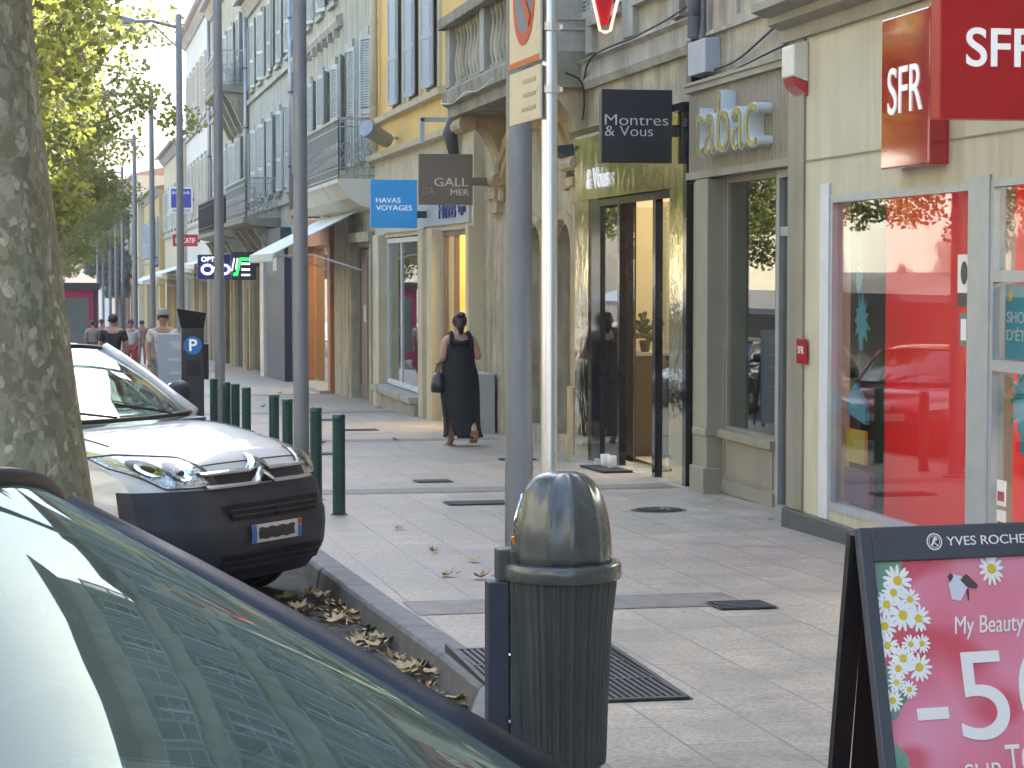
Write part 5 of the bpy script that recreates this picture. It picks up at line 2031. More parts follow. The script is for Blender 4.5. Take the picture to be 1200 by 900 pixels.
def leaf_cloud(mb, centre, n, rad, size, rnd):
    for _ in range(n):
        while True:
            v = Vector((rnd.uniform(-1, 1), rnd.uniform(-1, 1), rnd.uniform(-1, 1)))
            if v.length < 1:
                break
        p = centre + Vector((v.x * rad[0], v.y * rad[1], v.z * rad[2]))
        s = size * rnd.uniform(.65, 1.25)
        nrm = Vector((rnd.gauss(0, .6), rnd.gauss(0, .6), rnd.uniform(.1, 1))).normalized()
        a = nrm.orthogonal().normalized()
        b = nrm.cross(a)
        th = rnd.uniform(0, 6.28)
        a, b = a * math.cos(th) + b * math.sin(th), b * math.cos(th) - a * math.sin(th)
        pts = []
        for u, w in ((-.5, 0), (-.3, .42), (-.02, .3), (.12, .5), (.28, .2), (.55, 0), (.28, -.2), (.12, -.5), (-.02, -.3), (-.3, -.42)):
            pts.append(p + a * (u * s) + b * (w * s) + nrm * (-.35 * abs(w) * s))
        mb.add(pts, [(0, 1, 2, 3, 4, 5), (0, 5, 6, 7, 8, 9)])


def tree(name, label, x, y, lean, r0, htrunk, cz, rad, clumps, per, size, seed, mat=LEAFA, group=None, z0=None, rough=.03):
    rnd = random.Random(seed)
    g = gz(y) + ROAD if z0 is None else z0
    t = thing(name, label, 'tree', (x, y, g), 0, group)
    mb = MB()
    rows = []
    n = 28
    ph = [rnd.uniform(0, 6.28) for _ in range(6)]
    for i in range(25):
        s = i / 24
        z = -.1 + s * htrunk
        r = r0 * (1 - .38 * s) + r0 * .35 * math.exp(-z * 3.2)
        row = []
        for k in range(n):
            th = 2 * PI * k / n
            q = r * (1 + .05 * math.sin(2 * th + ph[0] + z) + .035 * math.sin(3 * th + ph[1] - 1.7 * z) + rough * math.sin(5 * th + ph[2] + 2.3 * z) * math.sin(1.9 * z + ph[3]))
            row.append((x + lean * max(0, z) + q * math.cos(th), y + q * math.sin(th), g + z))
        rows.append(row)
    mb.grid(rows, True)
    top = Vector((x + lean * htrunk, y, g + htrunk - .1))
    cs = []
    for _ in range(clumps):
        while True:
            v = Vector((rnd.uniform(-1, 1), rnd.uniform(-1, 1), rnd.uniform(-1, 1)))
            if .35 < v.length < 1:
                break
        cs.append(Vector((x + lean * htrunk + v.x * rad[0], y + v.y * rad[1], g + cz + v.z * rad[2])))
    for c in cs[:18]:
        mid = top.lerp(c, .5) + Vector((0, 0, .35))
        mb.tube([top - Vector((0, 0, .3)), top.lerp(mid, .6), mid, c], [r0 * .34, r0 * .22, r0 * .13, .02], 7, False)
    mb.build('trunk', BARK, t, smooth=True, fix=False)
    mb = MB()
    for c in cs:
        k = rnd.uniform(.55, 1.0)
        leaf_cloud(mb, c, int(per * k), (.85 * k, .85 * k, .62 * k), size, rnd)
    mb.build('crown', mat, t, fix=False)
    return t


tree('plane_tree', 'plane tree with thick mottled trunk at the left edge, nearest of the row', -.20, 12.0, -.062, .385, 5.0, 7.4, (2.5, 3.2, 3.0), 60, 150, .17, 3, group='plane trees along the parked cars')
TA = tree('plane_tree', 'plane tree whose sunlit yellow green leaves fill the top left', -.9, 24.5, -.01, .3, 4.6, 6.9, (1.5, 4.4, 3.4), 64, 270, .105, 8, group='plane trees along the parked cars')
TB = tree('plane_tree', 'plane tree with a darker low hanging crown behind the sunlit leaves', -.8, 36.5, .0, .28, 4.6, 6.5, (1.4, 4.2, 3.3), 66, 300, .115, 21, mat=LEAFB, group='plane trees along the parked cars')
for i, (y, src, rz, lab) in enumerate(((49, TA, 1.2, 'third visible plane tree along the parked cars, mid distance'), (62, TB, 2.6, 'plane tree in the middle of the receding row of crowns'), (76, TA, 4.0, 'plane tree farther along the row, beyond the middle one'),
                                       (91, TB, 5.1, 'small distant plane tree near the bus shelter'), (108, TA, 2.0, 'next to last plane tree of the receding row'), (128, TB, 0.7, 'last plane tree of the receding row'))):
    c = copy_tree(src)
    c.location = (-1.2, y, gz(y) + ROAD)
    c.rotation_euler = (0, 0, rz)
    c['label'] = lab
tree('dark_tree', 'dark tree mass closing the far end of the street above the cars', 4.2, 178, 0, .3, 4, 7.2, (3.2, 4, 3.6), 70, 130, .4, 31, LEAFD, z0=gz(178))
tree('dark_tree', 'dark distant tree standing left of the dark tree mass at the street end', -2.5, 190, 0, .3, 4, 6.8, (3.4, 4, 3.2), 60, 120, .4, 32, LEAFD, z0=gz(190))
# trees on the other side of the road and behind the viewer
for i, (x, y, src, rz) in enumerate(((-8.4, 20, TA, 2), (-8.4, 33, TB, .4), (-8.4, 47, TA, 3.1), (-1.0, -7.0, TB, 1.0), (-8.4, 2, TA, 5.0), (-7.6, 40, TB, 2.2), (-7.6, 55, TB, 1.2), (-7.4, 64, TB, 3.2), (-7.4, 73, TA, 1.9))):  # the wide window pair is added to block the bright facade's reflection
    c = copy_tree(src)
    c.location = (x, y, gz(y) + ROAD)
    c.rotation_euler = (0, 0, rz)
    c['group'] = 'trees mirrored in the shop windows'
    c['label'] = ['tree across the road mirrored in the watch shop front', 'tree across the road mirrored in the tobacconist window', 'far tree across the road mirrored in the shop glass', 'plane tree behind the viewer mirrored in the dark windscreen', 'near tree across the road mirrored in the wide window', 'added leafy tree across the road mirrored in the wide window top', 'distant added leafy tree across the road mirrored in the wide window', 'farther leafy tree across the road mirrored in the tobacconist window top', 'farthest leafy tree across the road mirrored in the tobacconist window'][i]

# fallen leaves
LV = []
LCOL = [M('dry leaf brown', (.29, .18, .08), .7, var=.3, scale=30), M('dry leaf tan', (.38, .28, .15), .7, var=.3, scale=30), M('leaf yellow green', (.25, .26, .08), .6, var=.3, scale=30)]
for k in range(3):
    rnd = random.Random(50 + k)
    n = 14
    mb = MB()
    rim = []
    for j in range(n):
        th = 2 * PI * j / n
        r = (.07 if j % 2 == 0 else .042) * rnd.uniform(.8, 1.2)
        u, v = r * math.cos(th) * 1.1, r * math.sin(th)
        rim.append((u, v, .012 + 6.5 * (u * u * (.4 if k else 1) + v * v * rnd.uniform(.4, 1.2)) * (1 if k < 2 else .6)))
    mid = [(x * .5, y * .5, .008 + z * .3) for x, y, z in rim]
    mb.add([(0, 0, .006)] + mid + rim, [(0, 1 + j, 1 + (j + 1) % n) for j in range(n)] + [(1 + j, 1 + n + j, 1 + n + (j + 1) % n, 1 + (j + 1) % n) for j in range(n)])
    mb.bar((-.07, 0, .01), (-.13, .015, .02), .006)
    LV.append(mb)
LEAFO = []
KINDS = ['dry brown curled leaf', 'pale tan dry leaf', 'yellow green fallen leaf']


def leaf_at(x, y, k, place, group, base, sc=1.0):
    if len(LEAFO) < 3:
        pass
    key = k
    src = next((o for kk, o in LEAFO if kk == key), None)
    if src is None:
        o = LV[k].build('fallen_leaf', LCOL[k], smooth=True, fix=False)
        LEAFO.append((k, o))
    else:
        o = src.copy()
        COL.objects.link(o)
    o.location = (x, y, base)
    o.rotation_euler = (random.uniform(-.25, .25), random.uniform(-.25, .25), random.uniform(0, 6.28))
    s = sc * random.uniform(.75, 1.25)
    o.scale = (s, s, s)
    tag(o, KINDS[k] + ' ' + place, 'leaf', group + ' ' + KINDS[k])
    return o


random.seed(5)
for i in range(44):
    y = random.choice([random.uniform(9.4, 11.6), random.uniform(10.2, 14.2), random.uniform(12.5, 14.8)])
    x = kx(y) - abs(random.gauss(.1, .09)) - .03
    leaf_at(x, y, random.choice([0, 0, 1, 1, 1, 2]), 'lying in the gutter against the kerb', 'gutter leaves:', gz(y) + ROAD + .006 + random.uniform(0, .03))
for x, y, k, lab in ((2.62, 17.6, 1, 'fallen leaf on the pavement just before the nearest bollard'), (2.6, 15.8, 0, 'brown fallen leaf on the pavement below the nearest bollard'), (2.78, 15.1, 2, 'green fallen leaf on the pavement right of the brown one'), (2.46, 14.3, 1, 'tan fallen leaf near the kerb top by the van'),
                     (2.64, 14.1, 0, 'thin brown fallen leaf near the kerb top'), (3.5, 14.4, 2, 'yellow green fallen leaf in the middle of the pavement'), (3.1, 13.4, 0, 'grey brown fallen leaf left of the steel tube'), (2.55, 12.0, 0, 'small reddish fallen leaf near the litter bin'),
                     (5.14, 18.75, 1, 'yellow brown fallen leaf lying on the round manhole cover'), (5.75, 17.6, 1, 'tan fallen leaf by the cream shop corner'), (5.9, 19.6, 2, 'yellow fallen leaf at the foot of the taupe shopfront'), (5.85, 25.6, 2, 'yellow fallen leaf at the bronze shop threshold'), (5.45, 13.3, 0, 'thin brown fallen leaf by the shop plinth')):
    o = leaf_at(x, y, k, '', '', gz(y) + .006, .75)
    o['label'] = lab
    o['group'] = 'scattered leaves on the pavement'
for i in range(16):
    y = random.uniform(30, 75)
    x = random.uniform(2.4, 6)
    leaf_at(x, y, random.choice([0, 1, 2]), 'far up the pavement', 'far leaves:', gz(y) + .006)


# ------------------------------------------------------------------ vehicles


def lin(tab, v):
    if v <= tab[0][0]:
        return tab[0][1]
    for (a, fa), (b, fb) in zip(tab, tab[1:]):
        if v <= b:
            return fa + (fb - fa) * (v - a) / (b - a)
    return tab[-1][1]


class Car:
    """car in local space: x forward with the nose at 0, y to its left, z up from the road"""

    def __init__(s, name, label, cat, X, Y, a, P, paint, group=None):
        s.P = P
        h = Vector((math.sin(R(a)), -math.cos(R(a))))
        s.root = thing(name, label, cat, (X, Y, gz(Y) + ROAD), math.atan2(h.y, h.x), group)
        s.root.rotation_euler = (math.atan(G) * h.x * 0, math.atan(G) * -h.y, math.atan2(h.y, h.x))
        s.hw = P['hw']
        s.front = P['front']
        s.paint = paint
        s.body()
        s.cabin()
        s.wheels()

    def bow(s, x):
        P = s.P
        f = max(0, 1 + x / 1.0)
        r = max(0, 1 - (x + P['L']) / .8)
        return P['bow'] * f - .16 * r

    def fp(s, y, z, off=0):
        """point of the front face at height z"""
        u = min(1, abs(y) / s.hw)
        zp = z
        for _ in range(8 if s.P.get('high') else 0):
            zp = z + max(0, min(1, (zp - .8) / .15)) * (s.P['crown'] * u * u + s.P['drop'] * u ** 9)
        tab = sorted((zz, xx) for xx, zz in s.front + (s.P['top'][:6] if s.P.get('high') else []))
        x = lin(tab, zp)
        return (x - s.bow(x) * u ** s.P.get('pw', 3.4) + off, y, z)

    def body(s):
        P = s.P
        prof = P['front'] + P['top'] + P['tail']
        n = 40
        rows = []
        for i, (x, z) in enumerate(prof):
            top = len(P['front']) - 2 < i < len(P['front']) + len(P['top'])
            row = []
            for k in range(n + 1):
                u = math.sin(PI / 2 * (2 * k / n - 1))
                au = abs(u)
                kk = 1 if top else (max(0, min(1, (z - .8) / .15)) if P.get('high') else 0)
                zz = z - kk * (P.get('crown', .045) * u * u + P.get('drop', .11) * au ** 9)
                row.append((x - s.bow(x) * au ** P.get('pw', 3.4), u * s.hw, zz))
            rows.append(row)
        mb = MB()
        mb.grid(rows)
        m = len(rows)
        st = n + 1
        base = 0
        for k in (0, n):
            mb.f.append(tuple(i * st + k for i in range(m)))
        s.bodyo = mb.build('body', s.paint, s.root, local=True, auto=38)

    def cabin(s):
        P = s.P
        (xc, zc, wc), (xh, zh, wh) = P['cowl'], P['header']
        (xr, zr, wr), (xb, zb, wb) = P['roofrear'], P['rearbase']
        n = 24

        def strip(xa, za, wa, ba, xb_, zb_, wb_, bb, bulge, rows=9, dz=0, inset=1.0, crown_a=.0, crown_b=.03):
            out = []
            for i in range(rows + 1):
                t = i / rows
                r = []
                for k in range(n + 1):
                    u = (2 * k / n - 1) * inset
                    x = xa + (xb_ - xa) * t - (ba + (bb - ba) * t) * u * u
                    w = wa + (wb_ - wa) * t
                    z = za + (zb_ - za) * t + bulge * math.sin(PI * t) - (crown_a + (crown_b - crown_a) * t) * (u * u)
                    r.append((x, u * w, z + dz))
                out.append(r)
            return out
        bw, bh = P.get('bowc', .16), P.get('bowh', .10)
        hc = P.get('hc', .03)
        s.ws = strip(xc, zc, wc, bw, xh, zh, wh, bh, .025, crown_b=hc)
        MB().grid(s.ws).build('windscreen', P.get('glass', CARGLASS), s.root, local=True, smooth=True, fix=False)
        sl = MB()
        b = s.ws
        edge = [r[0] for r in b] + b[-1] + [r[-1] for r in b[::-1]] + b[0][::-1]
        sl.tube(edge + edge[:1], P.get('seal', .016), 6, False)
        sl.build('windscreen_seal', BLACK, s.root, local=True, smooth=True)
        roof = []
        N = 14
        for i in range(N + 1):
            t = i / N
            x = xh + (xr - xh) * t
            w = wh + (wr - wh) * t
            zmid = zh + (zr - zh) * t + P.get('arch', .06) * math.sin(PI * min(1, t * 1.0)) + .004
            bb = bh * (1 - t) - .1 * t
            hq = hc + (.03 - hc) * t
            r = [(x - bb * 1.0, -w - .035, zmid - .07 - hq)]
            for k in range(n + 1):
                u = 2 * k / n - 1
                r.append((x - bb * u * u, u * w, zmid - hq * u * u - .03 * u ** 8))
            r.append((x - bb * 1.0, w + .035, zmid - .07 - hq))
            roof.append(r)
        MB().grid(roof).build('roof', s.paint, s.root, local=True, smooth=True, thick=.012)
        rg = strip(xb, zb, wb, -.1, xr, zr, wr, -.1, .03)
        MB().grid(rg).build('rear_window', P.get('glass', CARGLASS), s.root, local=True, smooth=True, fix=False)
        for sd in (-1, 1):
            mb = MB()
            A0, A1 = Vector((xc - bw, sd * wc, zc - .02)), Vector((xh - bh, sd * wh, zh - hc - .005))
            C0, C1 = Vector((xb + .1, sd * wb, zb - .02)), Vector((xr + .1, sd * wr, zr - .04))
            rp = P.get('pillar', .04)
            pts = [A0 + (A1 - A0) * t + Vector((0, 0, .02 * math.sin(PI * t))) for t in (0, .25, .5, .75, 1)]
            mb.tube([p + Vector((0, sd * .012, 0)) for p in pts], [rp * 1.25, rp, rp, rp, rp], 8)
            mb.build('pillar', P.get('pmat', s.paint), s.root, local=True, smooth=True)
            mb = MB()
            mb.tube([C0, C1], rp * 1.6, 8)
            mb.build('pillar', s.paint, s.root, local=True, smooth=True)
            for f in P.get('bpil', (.42,)):
                q0, q1 = A0.lerp(C0, f), A1.lerp(C1, max(0, f - .05))
                mb = MB()
                mb.tube([q0, q1], rp * .9, 8)
                mb.build('pillar', s.paint, s.root, local=True, smooth=True)
            mb = MB()
            mb.add([A0, C0, C1, A1], [(0, 1, 2, 3)])
            mb.build('side_window', P.get('glass', CARGLASS), s.root, local=True, fix=False)
        mb = MB()
        mb.box(xb + .1, xc - bw, -wc + .02, wc - .02, zc - .35, zc - .3)
        mb.prism([(xc - .02, zc - .03), (xc - .35, zc + .0), (xc - .55, zc - .04), (xc - .6, zc - .3), (xc - .1, zc - .3)], 'y', -wc + .06, wc - .06)
        mb.build('dashboard', DARKG, s.root, local=True)
        for sd in (-1, 1):
            mb = MB()
            mb.box(xc - 1.35, xc - 1.2, sd * .36 - .22, sd * .36 + .22, zc - .4, zc + .2)
            mb.box(xc - 1.36, xc - 1.26, sd * .36 - .12, sd * .36 + .12, zc + .22, zc + .4)
            mb.box(xc - 1.3, xc - .8, sd * .36 - .22, sd * .36 + .22, zc - .5, zc - .38)
            mb.build('seat', DARKG, s.root, local=True, bevel=.04)
        mb = MB()
        c = Vector((xc - .72, .36, zc - .02))
        mb.tube([c + Vector((.06 * math.sin(t), .18 * math.cos(t), .17 * math.sin(t))) for t in [2 * PI * k / 20 for k in range(21)]], .016, 6)
        mb.build('steering_wheel', BLACK, s.root, local=True, smooth=True)
        for sd in ((-1, 1) if P.get('mirrors', True) else ()):
            mb = MB()
            p = Vector((xc - bw - .22, sd * (wc + .15), zc + .12))
            mb.ell(p, (.075, .11, .09), 16, 10)
            mb.bar(p - Vector((0, sd * .08, .04)), p - Vector((.0, sd * .2, .1)), .05, .05)
            mo = mb.build('mirror', PLASTIC, s.root, local=True, smooth=True)
            mb = MB()
            mb.ell(p - Vector((.066, 0, 0)), (.015, .09, .07), 14, 8)
            mb.build('mirror_glass', CHROME, mo, local=True, smooth=True)
        if not P.get('wipers', True):
            return
        mb = MB()
        mb.bar((xc + .02, .3, zc + .02), (xc - .25, -.28, zc + .14), .018, .014)
        mb.bar((xc + .02, -.25, zc + .02), (xc - .18, -.62, zc + .08), .018, .014)
        mb.build('wiper', BLACK, s.root, local=True)

    def wheels(s):
        P = s.P
        for x in P['axles']:
            for sd in (-1, 1):
                mb = MB()
                o = s.hw + .006
                pts = [(x + .37 * math.cos(2 * PI * k / 32), P['r'] + .03 + .37 * math.sin(2 * PI * k / 32)) for k in range(32)]
                mb.prism(pts, 'y', sd * (o - .03), sd * o)
                w = mb.build('wheel_arch', BLACK, s.root, local=True)
                mb = MB()
                mb.lathe([(.2, -.1), (.29, -.1), (P['r'], -.07), (P['r'], .07), (.29, .1), (.2, .1)], (0, 0, 0), 32)
                mb.v = [(x + a, sd * (s.hw - .06) + c, P['r'] + b) for a, b, c in mb.v]
                ty = mb.build('wheel', RUBBER, s.root, local=True, auto=30)
                mb = MB()
                mb.lathe([(.195, .0), (.195, .085), (.06, .1), (.02, .1)], (0, 0, 0), 28)
                mb.v = [(x + a, sd * (s.hw - .055) + sd * c, P['r'] + b) for a, b, c in mb.v]
                mb.build('rim', ALU, ty, local=True, auto=30)

    def patch(s, name, mat, yz, off, parent=None, thick=0, nu=24, nv=6):
        """yz(u,v) -> (y,z) on the front face"""
        rows = [[s.fp(*yz(i / nu, j / nv), off if not callable(off) else off(i / nu, j / nv)) for i in range(nu + 1)] for j in range(nv + 1)]
        return MB().grid(rows).build(name, mat, parent or s.root, local=True, smooth=True, thick=thick)


VAN = dict(hw=.9, L=4.35, bow=.34, pw=4.2,
           front=[(-.14, .2), (-.06, .28), (-.02, .38), (-.01, .5), (-.02, .64), (-.045, .76), (-.08, .83), (-.12, .9), (-.15, .94), (-.2, .975)],
           top=[(-.3, 1.015), (-.42, 1.05), (-.56, 1.085), (-.72, 1.115), (-.9, 1.145), (-1.08, 1.165), (-1.2, 1.17), (-1.6, 1.17), (-2.6, 1.17), (-3.6, 1.17), (-4.2, 1.16)],
           tail=[(-4.32, 1.1), (-4.35, .8), (-4.35, .4), (-4.3, .25)],
           high=True, crown=.035, drop=.06, cowl=(-1.05, 1.19, .78), header=(-1.83, 1.66, .66), roofrear=(-4.2, 1.70, .68), rearbase=(-4.3, 1.15, .80), bpil=(.3, .6), axles=(-.86, -3.55), r=.31, arch=.07, bowc=.2, pillar=.05)
van = Car('van', 'white van with black bumper and chevron grille parked nose to the kerb', 'van', 1.27, 14.0, 48, VAN, WPAINT)
# hood seam, black bumper, grille, lamps, plate
rows = []
for j in range(15):
    z = .195 + (.80 - .195) * j / 14
    row = []
    bul = .012 + .018 * math.sin(PI * j / 14) + (.02 if .3 < z < .62 else 0)
    for k in range(45):
        u = math.sin(PI / 2 * (2 * k / 44 - 1))
        p = van.fp(u * .9, z, bul)
        row.append((p[0], p[1] * 1.012, z))
    e0, e1 = row[0], row[-1]
    back = [(-.75, .005), (-.62, .008), (-.5, .01)]
    ra = -.36 - .12 * (z / .8)
    row = [(min(ra, row[0][0] - .02), -.914, z)] + row + [(min(ra, row[-1][0] - .02), .914, z)]
    rows.append(row)
bo = MB().grid(rows).build('bumper', PLASTIC, van.root, local=True, smooth=True)
INTK = M('intake black', (.004, .004, .005), .8)
slot = van.patch('air_intake', INTK, lambda u, v: (-.46 + .98 * u + .05 * (1 - v) * (1 if u < .5 else -1), .60 + .10 * v), .058, bo)
for z in (.625, .66):
    van.patch('intake_bar', PLASTIC, lambda u, v, z=z: (-.42 + .9 * u, z + .012 * v), .066, slot, nv=1)
slot = van.patch('air_intake', INTK, lambda u, v: (-.5 + 1.06 * u, .28 + .10 * v), .058, bo)
for z in (.30, .34):
    van.patch('intake_bar', PLASTIC, lambda u, v, z=z: (-.48 + 1.0 * u, z + .01 * v), .066, slot, nv=1)
van.patch('number_plate', M('plate white', (.62, .62, .58), .4, var=.05), lambda u, v: (-.26 + .52 * u, .445 + .115 * v), .066, bo, nu=12)
van.patch('plate_band', M('plate blue', (.02, .16, .48), .4), lambda u, v: (-.26 + .045 * u, .447 + .111 * v), .070, bo, nu=3)
van.patch('plate_band', M('plate blue', (.02, .16, .48)), lambda u, v: (.215 + .045 * u, .447 + .07 * v), .070, bo, nu=3)
van.patch('plate_mark', M('plate red', (.45, .08, .04), .4), lambda u, v: (.215 + .045 * u, .52 + .038 * v), .070, bo, nu=3)
van.patch('plate_blackout', M('plate blackout dark', (.03, .028, .026), .5, var=.4, scale=16), lambda u, v: (-.195 + .375 * u + .006 * math.sin(v * 9), .465 + .072 * v + .004 * math.sin(u * 22)), .070, bo, nu=16)  # dark patch stands for the blacked-out number, no real cover there
van.patch('grille', BLACK, lambda u, v: (-.50 + 1.0 * u, .81 + .085 * v), .014)
BARC = M('grille chrome', (.62, .64, .67), .2, .9, var=.05)
for z0, pk, tk in ((.812, .07, .026), (.893, .075, .026)):
    def cz(y, z0=z0, pk=pk):
        a = abs(y)
        return z0 + (pk * (1 - a / .105) if a < .105 else 0)
    ysl = [-.54 + .03 * k for k in range(15)] + [-.105, -.07, -.035, 0, .035, .07, .105] + [.12 + .03 * k for k in range(15)]
    rows = []
    for dz, off in ((-.5, .012), (-.42, .034), (0, .042), (.42, .034), (.5, .012)):
        row = []
        for y in ysl:
            w = tk * (1.75 if abs(y) < .09 else 1)
            row.append(van.fp(y, cz(y) + dz * w, off + (.022 if abs(y) < .1 else 0)))
        rows.append(row)
    MB().grid(rows).build('grille_chevron', BARC, van.root, local=True, auto=30)
mb = MB()
sm = [van.fp(-.66 + 1.32 * k / 30, .945 - .03 * abs(-1 + 2 * k / 30) ** 4, .004) for k in range(31)]
mb.tube(sm, .004, 5, False)
for sd in (-1, 1):
    ed = []
    for i in range(12):
        x = -.62 - .53 * i / 11
        z = lin(sorted((-a, b) for a, b in VAN['front'] + VAN['top']), -x)
        u = .82
        ed.append((x - van.bow(x) * u ** 4.2, sd * u * .9, z - .035 * u * u - .06 * u ** 9 + .002))
    mb.tube(ed, .004, 5, False)
mb.build('bonnet_seam', BLACK, van.root, local=True)
LENS = glass_mat('lamp lens', (.92, .95, .96), 2.2)
AMB = M('amber lens', (.75, .35, .08), .2, var=.05)


def lamp(sd):
    def yz(u, v):
        y = .43 + .462 * u
        zb = .815 + .13 * max(0, u - .72) / .28
        zt = .85 + .135 * min(1, u / .26) ** .7 + .045 * u - .12 * max(0, u - .8)
        return (sd * y, zb + (zt - zb) * v)
    o = van.patch('headlight', M('lamp reflector', (.7, .73, .76), .22, .9, var=.35, scale=26, bump=.9, bscale=24), yz, .006, nu=30, nv=10)
    for yc, zc_, rr in ((.645, .915, .06), (.775, .94, .052)):
        van.patch('lamp_bowl', DARKG, lambda u, v: (sd * (yc + rr * 1.15 * v * math.cos(2 * PI * u)), zc_ + rr * v * math.sin(2 * PI * u)), .011, o, nu=24, nv=4)
        van.patch('bowl_mirror', M('bowl chrome', (.8, .82, .85), .06, 1), lambda u, v: (sd * (yc + rr * .95 * v * math.cos(2 * PI * u)), zc_ - .006 + rr * .8 * v * math.sin(2 * PI * u)), lambda u, v: .0135 + .02 * v * v, o, nu=24, nv=5)
        van.patch('bulb', BLACKG, lambda u, v: (sd * (yc + .022 * v * math.cos(2 * PI * u)), zc_ + .022 * v * math.sin(2 * PI * u)), .022, o, nu=16, nv=2)
    van.patch('lens', LENS, yz, lambda u, v: .014 + .04 * math.sin(PI * u) ** .5 * math.sin(PI * v) ** .5, o, nu=30, nv=10)
    for y, z, r in () if True else ((.575, .915, .06), (.735, .945, .062)):
        p = Vector(van.fp(sd * y, z, .012))
        mb = MB()
        mb.ell(p, (.02, r, r * .85), 18, 10)
        b = mb.build('reflector_bowl', M('bowl chrome', (.8, .82, .85), .05, 1), o, local=True, smooth=True)
        mb = MB()
        mb.ell(p + Vector((.014, 0, 0)), (.012, r * .6, r * .5), 16, 8)
        mb.build('bulb_shade', BLACKG, b, local=True, smooth=True)
    van.patch('indicator', AMB, lambda u, v: (sd * (.45 + .05 * u), .825 + .035 * v), .011, o, nu=4, nv=3)
    van.patch('side_reflector', M('yellow lens', (.5, .42, .12), .2, var=.1), lambda u, v: (sd * (.825 + .05 * u), .89 + .06 * u + .12 * v), .011, o, nu=4, nv=3)
    rim = [yz(k / 20, 1) for k in range(21)] + [yz(1 - k / 20, 0) for k in range(21)]
    mb = MB()
    mb.tube([van.fp(y, z, .012) for y, z in rim] + [van.fp(*rim[0], .012)], .006, 5, False)
    mb.build('lamp_edge', DARKG, o, local=True)


lamp(-1)
lamp(1)
for sd in (-1, 1):
    mb = MB()
    mb.ell(van.fp(sd * .66, .40, .03), (.012, .03, .03), 12, 8)
    mb.build('bumper_cap', BLACK, bo, local=True, smooth=True)

HATCH = dict(hw=.87, L=4.0, bow=.36, pw=2.9,
             front=[(-.12, .2), (-.04, .28), (0, .42), (-.01, .55), (-.05, .64), (-.1, .7)],
             top=[(-.2, .755), (-.4, .82), (-.6, .865), (-.85, .905), (-1.05, .925), (-1.2, .93), (-2.0, .94), (-3.0, .95), (-3.6, .95)],
             tail=[(-3.9, .88), (-4.0, .6), (-3.98, .4), (-3.9, .25)],
             crown=.05, drop=.10, cowl=(-.95, .94, .70), header=(-1.75, 1.39, .57), roofrear=(-3.45, 1.37, .56), rearbase=(-3.85, .95, .68), axles=(-.8, -3.3), r=.3, arch=.06, bowc=.2, bowh=.13, pillar=.034, seal=.018)


def hatch(label, X, Y, a, paint, group=None, P=HATCH, face=True, name='parked_car'):
    c = Car(name, label, 'car', X, Y, a, P, paint, group)
    if face:
        for sd in (-1, 1):
            o = c.patch('headlight', M('lamp reflector', (.7, .73, .76)), lambda u, v: (sd * (.46 + .36 * u), .60 + .05 * u + (.07 + .07 * u) * v), .012, nu=14)
            c.patch('lens', LENS, lambda u, v: (sd * (.46 + .36 * u), .60 + .05 * u + (.07 + .07 * u) * v), .03, o, nu=14)
        c.patch('grille', BLACK, lambda u, v: (-.42 + .84 * u, .34 + .12 * v), .012)
        c.patch('number_plate', M('plate white', (.62, .62, .58)), lambda u, v: (-.26 + .52 * u, .47 + .1 * v), .02)
        mb = MB()
        mb.ell(c.fp(0, .64, .015), (.015, .06, .06), 16, 8)
        mb.build('emblem', CHROME, c.root, local=True, smooth=True)
    return c


DARK = dict(HATCH)
DARK.update(pmat=M('pillar dark', (.010, .013, .022), .42, var=.15, scale=4), mirrors=False, wipers=False, front=[(a, b) for a, b in HATCH['front']], top=[(a, b + .0) for a, b in HATCH['top']], rearbase=(-3.85, .96, .68), roofrear=(-3.45, 1.5, .56), glass=glass_mat('tinted windscreen', (.30, .40, .38), 2.6, wavy=.10, gl=(.72, .88, .88), film=.2, refl_haze_col=(.27, .34, .29)), hc=.12, header=(-1.86, 1.545, .55), cowl=(-.80, .885, .74), pillar=.05, seal=.024, bowh=.16, arch=.05)
dcar = hatch('dark blue black car in the foreground with a large reflecting windscreen', 1.42, 3.07, 58, DPAINT, P=DARK)
hatch('white hatchback parked right behind the white van', 1.0, 22.4, 36, WPAINT, 'cars parked along the kerb')
hatch('red hatchback parked after the white hatchback, mirrored in the wide window', .95, 27.6, 36, RPAINT, 'cars parked along the kerb')
hatch('silver hatchback parked next to last before the bus shelter', .8, 34, 36, SPAINT, 'cars parked along the kerb')
hatch('blue hatchback parked farther along the kerb beyond the silver one', .7, 41, 36, BPAINT, 'cars parked along the kerb')
hatch('pale blue car far away in the road at the street end', 2.2, 150, 5, M('pale blue car paint', (.25, .38, .5), .25, .2, coat=1), 'cars at the street end')
hatch('white car far away beside the pale blue car', .3, 158, 5, WPAINT, 'cars at the street end')
hatch('dark car far away behind the man in black', 3.3, 166, 170, DPAINT, 'cars at the street end')

